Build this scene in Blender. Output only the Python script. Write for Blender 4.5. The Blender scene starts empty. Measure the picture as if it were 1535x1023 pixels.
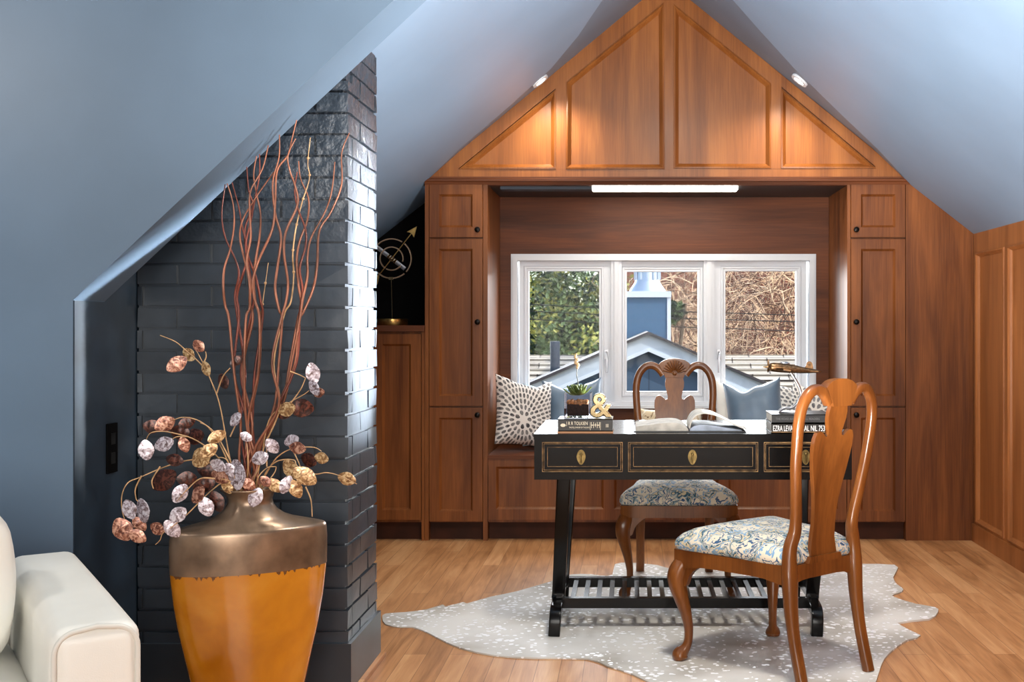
import bpy, bmesh, math, random
from mathutils import Vector, Matrix, noise
from mathutils.geometry import delaunay_2d_cdt

random.seed(7)
SC = bpy.context.scene
COL = SC.collection
PI = math.pi
F, CX, CY, H = 1700.0, 946.0, 490.0, 1.2      # focal length in px, principal point, eye height
D = F * H / 321.0                              # plane of the cabinet fronts (6.355 m)
SD = F / D
YN = 6.955                                     # window wall inside the niche

def P(px, py, Y):
    return Vector(((px - CX) / F * Y, Y, H - (py - CY) / F * Y))
def W(px, py, Y=D):
    return ((px - CX) / F * Y, H - (py - CY) / F * Y)
def lin(c):
    return tuple(((v / 255) / 12.92 if v / 255 <= .04045 else ((v / 255 + .055) / 1.055) ** 2.4) for v in c[:3]) + (1,)

# ------------------------------------------------------------------ materials
def nmat(name):
    m = bpy.data.materials.new(name); m.use_nodes = True
    nt = m.node_tree
    return m, nt, nt.nodes['Principled BSDF']
def nd(nt, t, **kw):
    n = nt.nodes.new(t)
    for k, v in kw.items():
        if k in n.inputs: n.inputs[k].default_value = v
        else: setattr(n, k, v)
    return n
def lk(nt, a, b): nt.links.new(a, b)
def coords(nt, scale=(1, 1, 1), rot=(0, 0, 0), loc=(0, 0, 0)):
    tc = nd(nt, 'ShaderNodeTexCoord'); mp = nd(nt, 'ShaderNodeMapping')
    mp.inputs['Scale'].default_value = scale; mp.inputs['Rotation'].default_value = rot; mp.inputs['Location'].default_value = loc
    lk(nt, tc.outputs['Object'], mp.inputs['Vector']); return mp.outputs['Vector']
def ramp(nt, fac, stops, interp='LINEAR'):
    r = nd(nt, 'ShaderNodeValToRGB'); cr = r.color_ramp; cr.interpolation = interp
    while len(cr.elements) < len(stops): cr.elements.new(.5)
    for e, (p, c) in zip(cr.elements, stops): e.position = p; e.color = c if len(c) == 4 and max(c) <= 1.0 else lin(c)
    lk(nt, fac, r.inputs['Fac']); return r.outputs['Color']
def bump(nt, b, hgt, strength=.3, dist=.002):
    n = nd(nt, 'ShaderNodeBump'); n.inputs['Strength'].default_value = strength; n.inputs['Distance'].default_value = dist
    lk(nt, hgt, n.inputs['Height']); lk(nt, n.outputs['Normal'], b.inputs['Normal']); return n
def mth(nt, op, a, b=None, c=None):
    n = nd(nt, 'ShaderNodeMath'); n.operation = op
    for i, v in enumerate((a, b, c)):
        if v is None: continue
        if isinstance(v, (int, float)): n.inputs[i].default_value = v
        else: lk(nt, v, n.inputs[i])
    return n.outputs[0]
def mixc(nt, fac, a, b):
    n = nd(nt, 'ShaderNodeMix'); n.data_type = 'RGBA'
    for sock, v in ((n.inputs[0], fac), (n.inputs[6], a), (n.inputs[7], b)):
        if isinstance(v, (int, float)): sock.default_value = v
        elif isinstance(v, tuple): sock.default_value = v
        else: lk(nt, v, sock)
    return n.outputs[2]

def plain(name, c, rough=.5, metal=0, var=.0, vscale=8, bumps=0, bscale=200, coat=0, spec=.5, sheen=0):
    m, nt, b = nmat(name)
    b.inputs['Base Color'].default_value = lin(c); b.inputs['Roughness'].default_value = rough; b.inputs['Metallic'].default_value = metal
    b.inputs['Coat Weight'].default_value = coat; b.inputs['Coat Roughness'].default_value = .12
    b.inputs['Specular IOR Level'].default_value = spec; b.inputs['Sheen Weight'].default_value = sheen
    v = coords(nt)
    n = nd(nt, 'ShaderNodeTexNoise', Scale=vscale, Detail=4.0); lk(nt, v, n.inputs['Vector'])
    lo = tuple(max(0, x * (1 - var)) for x in c); hi = tuple(min(255, x * (1 + var)) for x in c)
    lk(nt, ramp(nt, n.outputs['Fac'], [(.3, lin(lo)), (.7, lin(hi))]), b.inputs['Base Color'])
    if bumps:
        n2 = nd(nt, 'ShaderNodeTexNoise', Scale=bscale, Detail=3.0); lk(nt, v, n2.inputs['Vector'])
        bump(nt, b, n2.outputs['Fac'], bumps, .002)
    return m

def wood(name, dark, light, axis='Z', rough=.38, coat=.15, fine=1.0, spec=.5):
    m, nt, b = nmat(name)
    s1 = {'Z': (9, 9, .9), 'X': (.9, 9, 9), 'Y': (9, .9, 9)}[axis]
    s2 = {'Z': (140, 140, 5), 'X': (5, 140, 140), 'Y': (140, 5, 140)}[axis]
    n1 = nd(nt, 'ShaderNodeTexNoise', Scale=1.0, Detail=5.0, Distortion=.8); lk(nt, coords(nt, s1), n1.inputs['Vector'])
    n2 = nd(nt, 'ShaderNodeTexNoise', Scale=1.0, Detail=3.0); lk(nt, coords(nt, s2), n2.inputs['Vector'])
    f = mth(nt, 'ADD', mth(nt, 'MULTIPLY', n1.outputs['Fac'], .72), mth(nt, 'MULTIPLY', n2.outputs['Fac'], .28 * fine))
    lk(nt, ramp(nt, f, [(.34, lin(dark)), (.5, lin(tuple((a + c) / 2 for a, c in zip(dark, light)))), (.66, lin(light))]), b.inputs['Base Color'])
    b.inputs['Roughness'].default_value = rough; b.inputs['Coat Weight'].default_value = coat; b.inputs['Coat Roughness'].default_value = .18
    b.inputs['Specular IOR Level'].default_value = spec
    bump(nt, b, n2.outputs['Fac'], .12, .001)
    return m

M = {}
M['blue'] = plain('slate_blue_paint', (102, 122, 142), .42, var=.03, vscale=3, bumps=.06, bscale=260)
M['bluewall'] = plain('slate_blue_wall_paint', (98, 119, 140), .5, var=.03, vscale=3, bumps=.06, bscale=260)
M['ceil'] = plain('slate_blue_ceiling_paint', (124, 146, 170), .4, var=.04, vscale=1.4, bumps=.05, bscale=200)
M['charcoal'] = plain('charcoal_trim_paint', (40, 47, 55), .35, var=.06)
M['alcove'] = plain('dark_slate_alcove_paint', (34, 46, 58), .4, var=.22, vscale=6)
M['black'] = plain('black_paint', (4, 4, 5), .8, spec=.1)
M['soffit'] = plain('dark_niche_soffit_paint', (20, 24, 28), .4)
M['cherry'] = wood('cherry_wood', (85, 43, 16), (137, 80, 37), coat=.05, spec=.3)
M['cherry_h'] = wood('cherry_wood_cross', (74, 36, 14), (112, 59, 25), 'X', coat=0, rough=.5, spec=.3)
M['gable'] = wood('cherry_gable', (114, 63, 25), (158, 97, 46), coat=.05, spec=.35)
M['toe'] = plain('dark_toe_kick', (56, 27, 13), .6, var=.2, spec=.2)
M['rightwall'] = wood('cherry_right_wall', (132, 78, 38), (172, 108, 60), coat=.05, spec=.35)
M['chair'] = wood('orange_brown_chair_wood', (90, 48, 18), (132, 78, 33), rough=.28, coat=.2, spec=.4)
M['chairdark'] = wood('shaded_brown_chair_wood', (84, 38, 14), (128, 64, 26), rough=.22, coat=.6)
M['white'] = plain('white_window_frame', (214, 217, 222), .3)
M['leather'] = plain('white_leather', (232, 230, 222), .42, var=.02, vscale=5, bumps=.15, bscale=420)
M['welt'] = plain('white_leather_welt', (214, 212, 204), .45)
M['knob'] = plain('dark_bronze_knob', (24, 20, 18), .3, .8)
M['brass'] = plain('aged_brass', (112, 94, 58), .4, .9, var=.25, vscale=60)
M['gold'] = plain('gold_metal', (196, 160, 96), .28, 1, var=.15, vscale=30)
M['goldbright'] = plain('polished_pale_gold', (186, 164, 124), .14, 1, var=.1, vscale=30)
M['rose'] = plain('rose_gold_ring', (206, 172, 140), .3, 1)
M['steel'] = plain('satin_nickel', (150, 150, 154), .3, 1)
M['bronzeplane'] = plain('bronze_model_metal', (104, 78, 54), .3, .9, var=.3, vscale=90)
M['inlay'] = plain('worn_gold_line', (150, 116, 76), .5, var=.35, vscale=40)
M['cream'] = plain('cream_print', (226, 214, 190), .6)
M['whiteprint'] = plain('white_print', (240, 240, 240), .6)
M['greyprint'] = plain('grey_print', (92, 92, 94), .6)
M['cover'] = plain('dark_book_cover', (26, 22, 20), .35, var=.2)
M['cover2'] = plain('charcoal_book_cover', (30, 31, 33), .35, var=.2)
M['page'] = plain('book_paper', (186, 181, 172), .7, var=.12, vscale=26)
M['pageprint'] = plain('printed_page', (150, 160, 176), .45, var=.22, vscale=12)
M['thinbook'] = plain('tan_book_edge', (176, 124, 84), .5)
M['soil'] = plain('brown_soil', (46, 30, 20), .9, var=.4, vscale=120, bumps=.6, bscale=120)
M['pebble'] = plain('tan_gravel', (150, 104, 62), .6, var=.4, vscale=90, bumps=.8, bscale=90)
M['succulent'] = plain('succulent_green', (70, 84, 34), .45, var=.4, vscale=25)
M['stem'] = plain('dark_plant_stem', (60, 58, 34), .6)
M['bud'] = plain('pale_flower_bud', (190, 160, 120), .6, var=.25, vscale=60)
M['twig'] = plain('copper_twig', (134, 86, 66), .38, .35, var=.3, vscale=9, spec=.6)
M['twigdark'] = plain('dark_copper_twig', (110, 56, 44), .4, .35, var=.3, vscale=9, spec=.6)
M['straw'] = plain('straw_stem', (188, 150, 108), .5, var=.2, vscale=30)
def leafmat(name, a, b_, c):
    m, nt, b = nmat(name)
    v = coords(nt)
    vo = nd(nt, 'ShaderNodeTexNoise', Scale=75.0, Detail=3.0, Distortion=1.5); lk(nt, v, vo.inputs['Vector'])
    lk(nt, ramp(nt, vo.outputs['Fac'], [(.34, lin(c)), (.5, lin(b_)), (.62, lin(a))]), b.inputs['Base Color'])
    b.inputs['Metallic'].default_value = .3; b.inputs['Roughness'].default_value = .28
    bump(nt, b, vo.outputs['Fac'], .06, .001)
    return m
M['leafsilver'] = leafmat('silver_lilac_leaf', (230, 226, 234), (188, 176, 186), (104, 84, 82))
M['leafcopper'] = leafmat('copper_leaf', (210, 164, 140), (152, 98, 78), (86, 48, 40))
M['leafgold'] = leafmat('gold_leaf', (224, 196, 150), (178, 138, 92), (112, 76, 46))
M['leafdark'] = leafmat('dark_copper_leaf', (104, 58, 46), (64, 34, 28), (34, 18, 16))
M['satin'] = plain('slate_blue_satin', (86, 108, 130), .38, var=.12, vscale=5, bumps=.1, bscale=30, sheen=.3)
M['whitecloth'] = plain('white_cloth', (236, 234, 228), .8, var=.03)
M['shingle_dark'] = plain('dark_shingle_edge', (62, 58, 60), .8)
M['paleblue'] = plain('pale_blue_fascia_paint', (184, 194, 202), .6, var=.04)
M['whiteblue'] = plain('white_trim_paint', (206, 214, 222), .5)
M['pipe'] = plain('dark_vent_pipe', (52, 62, 76), .5)
M['galv'] = plain('galvanised_metal', (180, 192, 206), .35, .6)
M['bark'] = plain('grey_brown_bark', (92, 76, 62), .9, var=.25)
M['vine'] = plain('pale_bare_vine', (206, 178, 148), .8, var=.25)
M['vinedark'] = plain('brown_bare_vine', (84, 58, 44), .8, var=.3)
M['cable'] = plain('black_cable', (14, 14, 14), .6)
M['ground'] = plain('garden_ground', (84, 80, 62), .95, var=.3, vscale=.6)
M['leaf1'] = plain('sunlit_yellow_green_needles', (140, 140, 70), .6, var=.35, vscale=1.2)  # yellow green brightened to put sunlit contrast into the clumps
M['leaf2'] = plain('deep_shadow_green_needles', (30, 46, 30), .7, var=.4, vscale=1.2)  # green darkened to put shadow gaps into the foliage colour
M['leaf3'] = plain('mid_green_needles', (84, 104, 62), .6, var=.35, vscale=1.2)

def siding(name, c1, c2, scale, axis):
    m, nt, b = nmat(name)
    w = nd(nt, 'ShaderNodeTexWave', Scale=scale, Distortion=.0); w.bands_direction = axis; w.wave_profile = 'SAW'
    lk(nt, coords(nt), w.inputs['Vector'])
    lk(nt, ramp(nt, w.outputs['Fac'], [(0, lin(c2)), (.08, lin(c1)), (1, lin(c1))]), b.inputs['Base Color'])
    b.inputs['Roughness'].default_value = .6
    return m
M['bluesiding'] = siding('slate_blue_board_siding', (62, 84, 106), (38, 54, 72), 1.0, 'X')
M['bluechase'] = siding('blue_lap_siding', (52, 96, 130), (40, 78, 110), 1.6, 'Z')

def brickmat(name, c1, c2, cm, scale, w, h, ms=.02, rot=(PI / 2, 0, 0), rough=.8):
    m, nt, b = nmat(name)
    br = nd(nt, 'ShaderNodeTexBrick'); br.inputs['Color1'].default_value = lin(c1); br.inputs['Color2'].default_value = lin(c2); br.inputs['Mortar'].default_value = lin(cm)
    br.inputs['Scale'].default_value = scale; br.inputs['Brick Width'].default_value = w; br.inputs['Row Height'].default_value = h; br.inputs['Mortar Size'].default_value = ms
    lk(nt, coords(nt, rot=rot), br.inputs['Vector']); lk(nt, br.outputs['Color'], b.inputs['Base Color']); b.inputs['Roughness'].default_value = rough
    bump(nt, b, br.outputs['Fac'], -.4, .01)
    return m
M['redbrick'] = brickmat('red_brick', (132, 72, 54), (112, 58, 44), (150, 120, 104), 1, .22, .075, .008)
M['shingle'] = brickmat('grey_shingles', (172, 162, 146), (140, 130, 116), (74, 66, 60), 1, .55, .17, .012, rot=(0, 0, 0), rough=.9)

def floor_mat():
    m, nt, b = nmat('oak_floor')
    v = coords(nt, rot=(0, 0, PI / 2))
    br = nd(nt, 'ShaderNodeTexBrick'); br.offset = .37; br.offset_frequency = 2
    br.inputs['Color1'].default_value = (0, 0, 0, 1); br.inputs['Color2'].default_value = (1, 1, 1, 1); br.inputs['Mortar'].default_value = (.35, .35, .35, 1)
    br.inputs['Scale'].default_value = 1; br.inputs['Brick Width'].default_value = .95; br.inputs['Row Height'].default_value = .083; br.inputs['Mortar Size'].default_value = .0012
    lk(nt, v, br.inputs['Vector'])
    n1 = nd(nt, 'ShaderNodeTexNoise', Scale=1.0, Detail=6.0, Distortion=1.6); lk(nt, coords(nt, (16, 1.6, 16)), n1.inputs['Vector'])
    n2 = nd(nt, 'ShaderNodeTexNoise', Scale=1.0, Detail=2.0); lk(nt, coords(nt, (220, 5, 220)), n2.inputs['Vector'])
    sx = nd(nt, 'ShaderNodeSeparateColor'); lk(nt, br.outputs['Color'], sx.inputs['Color'])
    f = mth(nt, 'ADD', mth(nt, 'MULTIPLY', n1.outputs['Fac'], .62), mth(nt, 'ADD', mth(nt, 'MULTIPLY', n2.outputs['Fac'], .2), mth(nt, 'MULTIPLY', sx.outputs[0], .2)))
    c = ramp(nt, f, [(.3, lin((146, 98, 58))), (.5, lin((186, 132, 86))), (.72, lin((210, 160, 112)))])
    lk(nt, mixc(nt, mth(nt, 'MULTIPLY', br.outputs['Fac'], .6), c, lin((92, 56, 32))), b.inputs['Base Color'])
    b.inputs['Roughness'].default_value = .45; b.inputs['Specular IOR Level'].default_value = .35
    bump(nt, b, n2.outputs['Fac'], .05, .001)
    return m
M['floor'] = floor_mat()

def painted_brick():
    m, nt, b = nmat('painted_brick')
    v = coords(nt)
    n1 = nd(nt, 'ShaderNodeTexNoise', Scale=26.0, Detail=6.0); lk(nt, v, n1.inputs['Vector'])
    n2 = nd(nt, 'ShaderNodeTexNoise', Scale=7.0, Detail=4.0); lk(nt, v, n2.inputs['Vector'])
    lk(nt, ramp(nt, n2.outputs['Fac'], [(.3, lin((38, 46, 55))), (.7, lin((52, 61, 71)))]), b.inputs['Base Color'])
    b.inputs['Roughness'].default_value = .32; b.inputs['Specular IOR Level'].default_value = .7
    sp = nd(nt, 'ShaderNodeSeparateXYZ'); lk(nt, v, sp.inputs[0])
    up = mth(nt, 'MULTIPLY', nd(nt, 'ShaderNodeMapRange').outputs[0], 1)
    mr = [n for n in nt.nodes if n.bl_idname == 'ShaderNodeMapRange'][0]
    lk(nt, sp.outputs[2], mr.inputs[0]); mr.inputs[1].default_value = 1.45; mr.inputs[2].default_value = 1.8; mr.inputs[3].default_value = .12; mr.inputs[4].default_value = 2.2
    hgt = mth(nt, 'MULTIPLY', mth(nt, 'ADD', n1.outputs['Fac'], n2.outputs['Fac']), up)
    bump(nt, b, hgt, .55, .012)
    return m
M['brick'] = painted_brick()

def glass_mat(name, tint=(1, 1, 1, 1), k=1.0):
    m, nt, b = nmat(name)
    out = [n for n in nt.nodes if n.bl_idname == 'ShaderNodeOutputMaterial'][0]
    tr = nd(nt, 'ShaderNodeBsdfTransparent'); tr.inputs[0].default_value = tint
    gl = nd(nt, 'ShaderNodeBsdfGlossy'); gl.inputs['Roughness'].default_value = .02
    fr = nd(nt, 'ShaderNodeFresnel'); fr.inputs['IOR'].default_value = 1.45
    mx = nd(nt, 'ShaderNodeMixShader'); lk(nt, mth(nt, 'MULTIPLY', fr.outputs[0], k), mx.inputs[0])
    lk(nt, tr.outputs[0], mx.inputs[1]); lk(nt, gl.outputs[0], mx.inputs[2]); lk(nt, mx.outputs[0], out.inputs['Surface'])
    return m
M['glass'] = glass_mat('window_glass', (.97, .98, .98, 1), .12)
M['glasspot'] = glass_mat('planter_glass', (.93, .92, .95, 1), 1.0)

def emit(name, c, s):
    m, nt, b = nmat(name)
    b.inputs['Base Color'].default_value = lin(c); b.inputs['Emission Color'].default_value = lin(c); b.inputs['Emission Strength'].default_value = s
    return m
M['lens'] = emit('lit_lamp_lens', (255, 250, 240), 14)
M['tube'] = emit('lit_strip_diffuser', (255, 246, 232), 22)

def lacquer():
    m, nt, b = nmat('black_lacquer')
    v = coords(nt)
    n = nd(nt, 'ShaderNodeTexNoise', Scale=14.0, Detail=5.0); lk(nt, v, n.inputs['Vector'])
    lk(nt, ramp(nt, n.outputs['Fac'], [(.35, lin((7, 7, 8))), (.7, lin((14, 12, 11))), (.84, lin((40, 28, 20)))]), b.inputs['Base Color'])
    b.inputs['Roughness'].default_value = .2; b.inputs['Specular IOR Level'].default_value = .22
    n2 = nd(nt, 'ShaderNodeTexNoise', Scale=5.0, Detail=3.0); lk(nt, v, n2.inputs['Vector'])
    bump(nt, b, n2.outputs['Fac'], .12, .01)
    return m
M['lacquer'] = lacquer()

def vase_body():
    m, nt, b = nmat('orange_glaze')
    v = coords(nt)
    n = nd(nt, 'ShaderNodeTexNoise', Scale=5.0, Detail=4.0, Distortion=.6); lk(nt, v, n.inputs['Vector'])
    n2 = nd(nt, 'ShaderNodeTexNoise', Scale=1.0, Detail=3.0); lk(nt, coords(nt, (75, 75, 9)), n2.inputs['Vector'])
    c = ramp(nt, n.outputs['Fac'], [(.3, lin((160, 94, 14))), (.55, lin((190, 120, 22))), (.75, lin((206, 142, 46)))])
    sp = nd(nt, 'ShaderNodeSeparateXYZ'); lk(nt, v, sp.inputs[0])
    f = mth(nt, 'GREATER_THAN', mth(nt, 'ADD', sp.outputs[2], mth(nt, 'MULTIPLY', mth(nt, 'SUBTRACT', n2.outputs['Fac'], .52), .06)), .478)
    lk(nt, mixc(nt, f, c, lin((96, 62, 36))), b.inputs['Base Color'])
    b.inputs['Roughness'].default_value = .14; b.inputs['Coat Weight'].default_value = .5; b.inputs['Coat Roughness'].default_value = .06
    return m
M['glaze'] = vase_body()
M['vasebronze'] = plain('aged_bronze_glaze', (124, 104, 86), .3, .6, var=.28, vscale=9, bumps=.1, bscale=30)

def floral():
    m, nt, b = nmat('blue_floral_fabric')
    v = coords(nt)
    n = nd(nt, 'ShaderNodeTexNoise', Scale=14.0, Detail=2.0); lk(nt, v, n.inputs['Vector'])
    va = nd(nt, 'ShaderNodeVectorMath'); va.operation = 'MULTIPLY_ADD'; lk(nt, n.outputs['Color'], va.inputs[0]); va.inputs[1].default_value = (.09, .09, .09); lk(nt, v, va.inputs[2])
    vo = nd(nt, 'ShaderNodeTexVoronoi', Scale=9.0); lk(nt, va.outputs[0], vo.inputs['Vector'])
    w = nd(nt, 'ShaderNodeTexNoise', Scale=17.0, Detail=3.0, Distortion=2.0); lk(nt, va.outputs[0], w.inputs['Vector'])
    f = mth(nt, 'FRACT', mth(nt, 'ADD', mth(nt, 'MULTIPLY', vo.outputs['Distance'], 2.0), mth(nt, 'MULTIPLY', w.outputs['Fac'], 1.5)))
    cr_, bl, te, gr, ly = (216, 206, 184), (44, 82, 120), (22, 78, 100), (140, 158, 166), (112, 152, 186)
    c = ramp(nt, f, [(0, lin(cr_)), (.28, lin(bl)), (.4, lin(cr_)), (.52, lin(gr)), (.63, lin(te)), (.74, lin((206, 190, 154))), (.86, lin(ly))], 'CONSTANT')
    lk(nt, c, b.inputs['Base Color']); b.inputs['Roughness'].default_value = .7; b.inputs['Sheen Weight'].default_value = .2
    n3 = nd(nt, 'ShaderNodeTexNoise', Scale=500.0); lk(nt, v, n3.inputs['Vector']); bump(nt, b, n3.outputs['Fac'], .15, .001)
    return m
M['floral'] = floral()

def dashes(name, cx, cz, base=(206, 200, 194), dark=(48, 46, 50), k=30.0):
    m, nt, b = nmat(name)
    v = coords(nt)
    sp = nd(nt, 'ShaderNodeSeparateXYZ'); lk(nt, v, sp.inputs[0])
    x = mth(nt, 'SUBTRACT', sp.outputs[0], cx); z = mth(nt, 'SUBTRACT', sp.outputs[2], cz)
    r = mth(nt, 'SQRT', mth(nt, 'ADD', mth(nt, 'MULTIPLY', x, x), mth(nt, 'MULTIPLY', z, z)))
    th = mth(nt, 'ARCTAN2', z, x)
    nz = nd(nt, 'ShaderNodeTexNoise', Scale=9.0); lk(nt, v, nz.inputs['Vector'])
    rk = mth(nt, 'MULTIPLY', mth(nt, 'ADD', r, mth(nt, 'MULTIPLY', nz.outputs['Fac'], .02)), k)
    ring = mth(nt, 'FLOOR', rk); fr = mth(nt, 'FRACT', rk)
    cnt = mth(nt, 'SUBTRACT', mth(nt, 'MULTIPLY', ring, 10), 3)
    a = mth(nt, 'FRACT', mth(nt, 'ADD', mth(nt, 'MULTIPLY', mth(nt, 'MULTIPLY', th, 1 / (2 * PI)), cnt), mth(nt, 'MULTIPLY', ring, .37)))
    da = mth(nt, 'MULTIPLY', mth(nt, 'ABSOLUTE', mth(nt, 'SUBTRACT', a, .5)), 2.1)
    dr = mth(nt, 'MULTIPLY', mth(nt, 'ABSOLUTE', mth(nt, 'SUBTRACT', fr, .5)), 1.5)
    e = mth(nt, 'ADD', mth(nt, 'MULTIPLY', da, da), mth(nt, 'MULTIPLY', dr, dr))
    f = mth(nt, 'MULTIPLY', mth(nt, 'LESS_THAN', e, .42), mth(nt, 'GREATER_THAN', ring, .5))
    n2 = nd(nt, 'ShaderNodeTexNoise', Scale=40.0); lk(nt, v, n2.inputs['Vector'])
    lk(nt, mixc(nt, mth(nt, 'MULTIPLY', f, mth(nt, 'ADD', n2.outputs['Fac'], .35)), lin(base), lin(dark)), b.inputs['Base Color'])
    b.inputs['Roughness'].default_value = .8
    return m
M['dash1'] = dashes('cream_fabric_grey_dashes', -.04, -.06)
M['dash2'] = dashes('pale_fabric_grey_dashes', .05, .02, (222, 218, 212), (84, 84, 90))

def blotch(name, a, b_, c, scale):
    m, nt, b = nmat(name)
    n = nd(nt, 'ShaderNodeTexNoise', Scale=scale, Detail=2.0, Distortion=1.2); lk(nt, coords(nt), n.inputs['Vector'])
    lk(nt, ramp(nt, n.outputs['Fac'], [(0, lin(a)), (.44, lin(b_)), (.56, lin(c))], 'CONSTANT'), b.inputs['Base Color']); b.inputs['Roughness'].default_value = .8
    return m
M['paleflower'] = blotch('pale_blue_leaf_fabric', (110, 150, 176), (206, 222, 230), (150, 186, 204), 22)
M['animal'] = blotch('cream_tan_print_fabric', (110, 88, 62), (206, 190, 160), (228, 220, 204), 16)

def hide():
    m, nt, b = nmat('speckled_cowhide')
    v = coords(nt)
    n1 = nd(nt, 'ShaderNodeTexNoise', Scale=2.2, Detail=4.0); lk(nt, v, n1.inputs['Vector'])
    base = ramp(nt, n1.outputs['Fac'], [(.35, lin((158, 150, 138))), (.5, lin((198, 194, 188))), (.62, lin((216, 213, 208)))])
    n0 = nd(nt, 'ShaderNodeTexNoise', Scale=16.0, Detail=3.0); lk(nt, v, n0.inputs['Vector'])
    va = nd(nt, 'ShaderNodeVectorMath'); va.operation = 'MULTIPLY_ADD'; lk(nt, n0.outputs['Color'], va.inputs[0]); va.inputs[1].default_value = (.05, .05, .05); lk(nt, v, va.inputs[2])
    vo = nd(nt, 'ShaderNodeTexVoronoi', Scale=34.0); lk(nt, va.outputs[0], vo.inputs['Vector'])
    n2 = nd(nt, 'ShaderNodeTexNoise', Scale=4.0, Detail=2.0); lk(nt, v, n2.inputs['Vector'])
    f = mth(nt, 'LESS_THAN', vo.outputs['Distance'], mth(nt, 'MULTIPLY', n2.outputs['Fac'], .6))
    lk(nt, mixc(nt, f, base, lin((244, 244, 246))), b.inputs['Base Color'])
    lk(nt, mth(nt, 'SUBTRACT', .62, mth(nt, 'MULTIPLY', f, .3)), b.inputs['Roughness'])
    n3 = nd(nt, 'ShaderNodeTexNoise', Scale=240.0); lk(nt, v, n3.inputs['Vector']); bump(nt, b, n3.outputs['Fac'], .2, .002)
    return m
M['hide'] = hide()

# ------------------------------------------------------------------ mesh helpers
def obj(name, bm, mat, parent=None, bevel=0, smooth=35, seg=2):
    if bevel:
        bmesh.ops.bevel(bm, geom=[e for e in bm.edges if len(e.link_faces) == 2 and e.calc_face_angle(0) > .5], offset=bevel, segments=seg, affect='EDGES', profile=.5)
    bmesh.ops.recalc_face_normals(bm, faces=bm.faces)
    me = bpy.data.meshes.new(name); bm.to_mesh(me); bm.free()
    if smooth:
        me.shade_smooth(); me.set_sharp_from_angle(angle=math.radians(smooth))
    me.materials.append(M[mat] if isinstance(mat, str) else mat)
    o = bpy.data.objects.new(name, me); COL.objects.link(o)
    if parent: o.parent = parent
    return o
def thing(name, label, cat, loc=(0, 0, 0), rz=0, group=None):
    o = bpy.data.objects.new(name, None); COL.objects.link(o); o.empty_display_size = .1
    o.location = loc; o.rotation_euler = (0, 0, rz); o['label'] = label; o['category'] = cat
    if group: o['group'] = group
    return o
def tag(o, label, cat, group=None):
    o['label'] = label; o['category'] = cat
    if group: o['group'] = group
    return o
def struct(o, label, cat):
    o['kind'] = 'structure'; o['label'] = label; o['category'] = cat; return o
def NB(): return bmesh.new()
def box(bm, x0, x1, y0, y1, z0, z1, mx=None):
    vs = [bm.verts.new(Vector(c) if mx is None else mx @ Vector(c)) for c in
          ((x0, y0, z0), (x1, y0, z0), (x1, y1, z0), (x0, y1, z0), (x0, y0, z1), (x1, y0, z1), (x1, y1, z1), (x0, y1, z1))]
    for f in ((0, 1, 2, 3), (4, 7, 6, 5), (0, 4, 5, 1), (1, 5, 6, 2), (2, 6, 7, 3), (3, 7, 4, 0)): bm.faces.new([vs[i] for i in f])
    return vs
def prism(bm, pts, fa, fb):
    """closed prism: fa/fb map a 2-D outline point to its front / back 3-D point"""
    a = [bm.verts.new(fa(*p)) for p in pts]; b = [bm.verts.new(fb(*p)) for p in pts]
    bm.faces.new(a); bm.faces.new(b[::-1]); n = len(pts)
    for i in range(n): bm.faces.new((a[i], b[i], b[(i + 1) % n], a[(i + 1) % n]))
def xz(bm, pts, y0, y1): prism(bm, pts, lambda x, z: Vector((x, y0, z)), lambda x, z: Vector((x, y1, z)))
def yz(bm, pts, x0, x1): prism(bm, pts, lambda y, z: Vector((x0, y, z)), lambda y, z: Vector((x1, y, z)))
def xy(bm, pts, z0, z1): prism(bm, pts, lambda x, y: Vector((x, y, z0)), lambda x, y: Vector((x, y, z1)))
def slab(bm, pts, off):
    a = [bm.verts.new(Vector(p)) for p in pts]; b = [bm.verts.new(Vector(p) + Vector(off)) for p in pts]
    bm.faces.new(a); bm.faces.new(b[::-1]); n = len(pts)
    for i in range(n): bm.faces.new((a[i], b[i], b[(i + 1) % n], a[(i + 1) % n]))
def inset(poly, d):
    n = len(poly); out = []
    area = sum(poly[i][0] * poly[(i + 1) % n][1] - poly[(i + 1) % n][0] * poly[i][1] for i in range(n))
    s = 1 if area > 0 else -1
    for i in range(n):
        p0, p1, p2 = Vector(poly[i - 1]), Vector(poly[i]), Vector(poly[(i + 1) % n])
        d1 = (p1 - p0).normalized(); d2 = (p2 - p1).normalized()
        n1 = Vector((-d1.y, d1.x)) * s; n2 = Vector((-d2.y, d2.x)) * s
        k = 1 + n1.dot(n2)
        out.append(tuple(p1 + (n1 + n2) * (d / max(k, .15))))
    return out
def loops(bm, poly, steps, mp, fill=True):
    """concentric moulding: steps = [(inset, depth)], mp(a, b, depth) -> 3-D"""
    prev = None
    for ins, dep in steps:
        cur = [bm.verts.new(mp(a, b, dep)) for a, b in inset(poly, ins)]
        if prev:
            n = len(cur)
            for i in range(n): bm.faces.new((prev[i], prev[(i + 1) % n], cur[(i + 1) % n], cur[i]))
        prev = cur
    if fill: bm.faces.new(prev)
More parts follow.
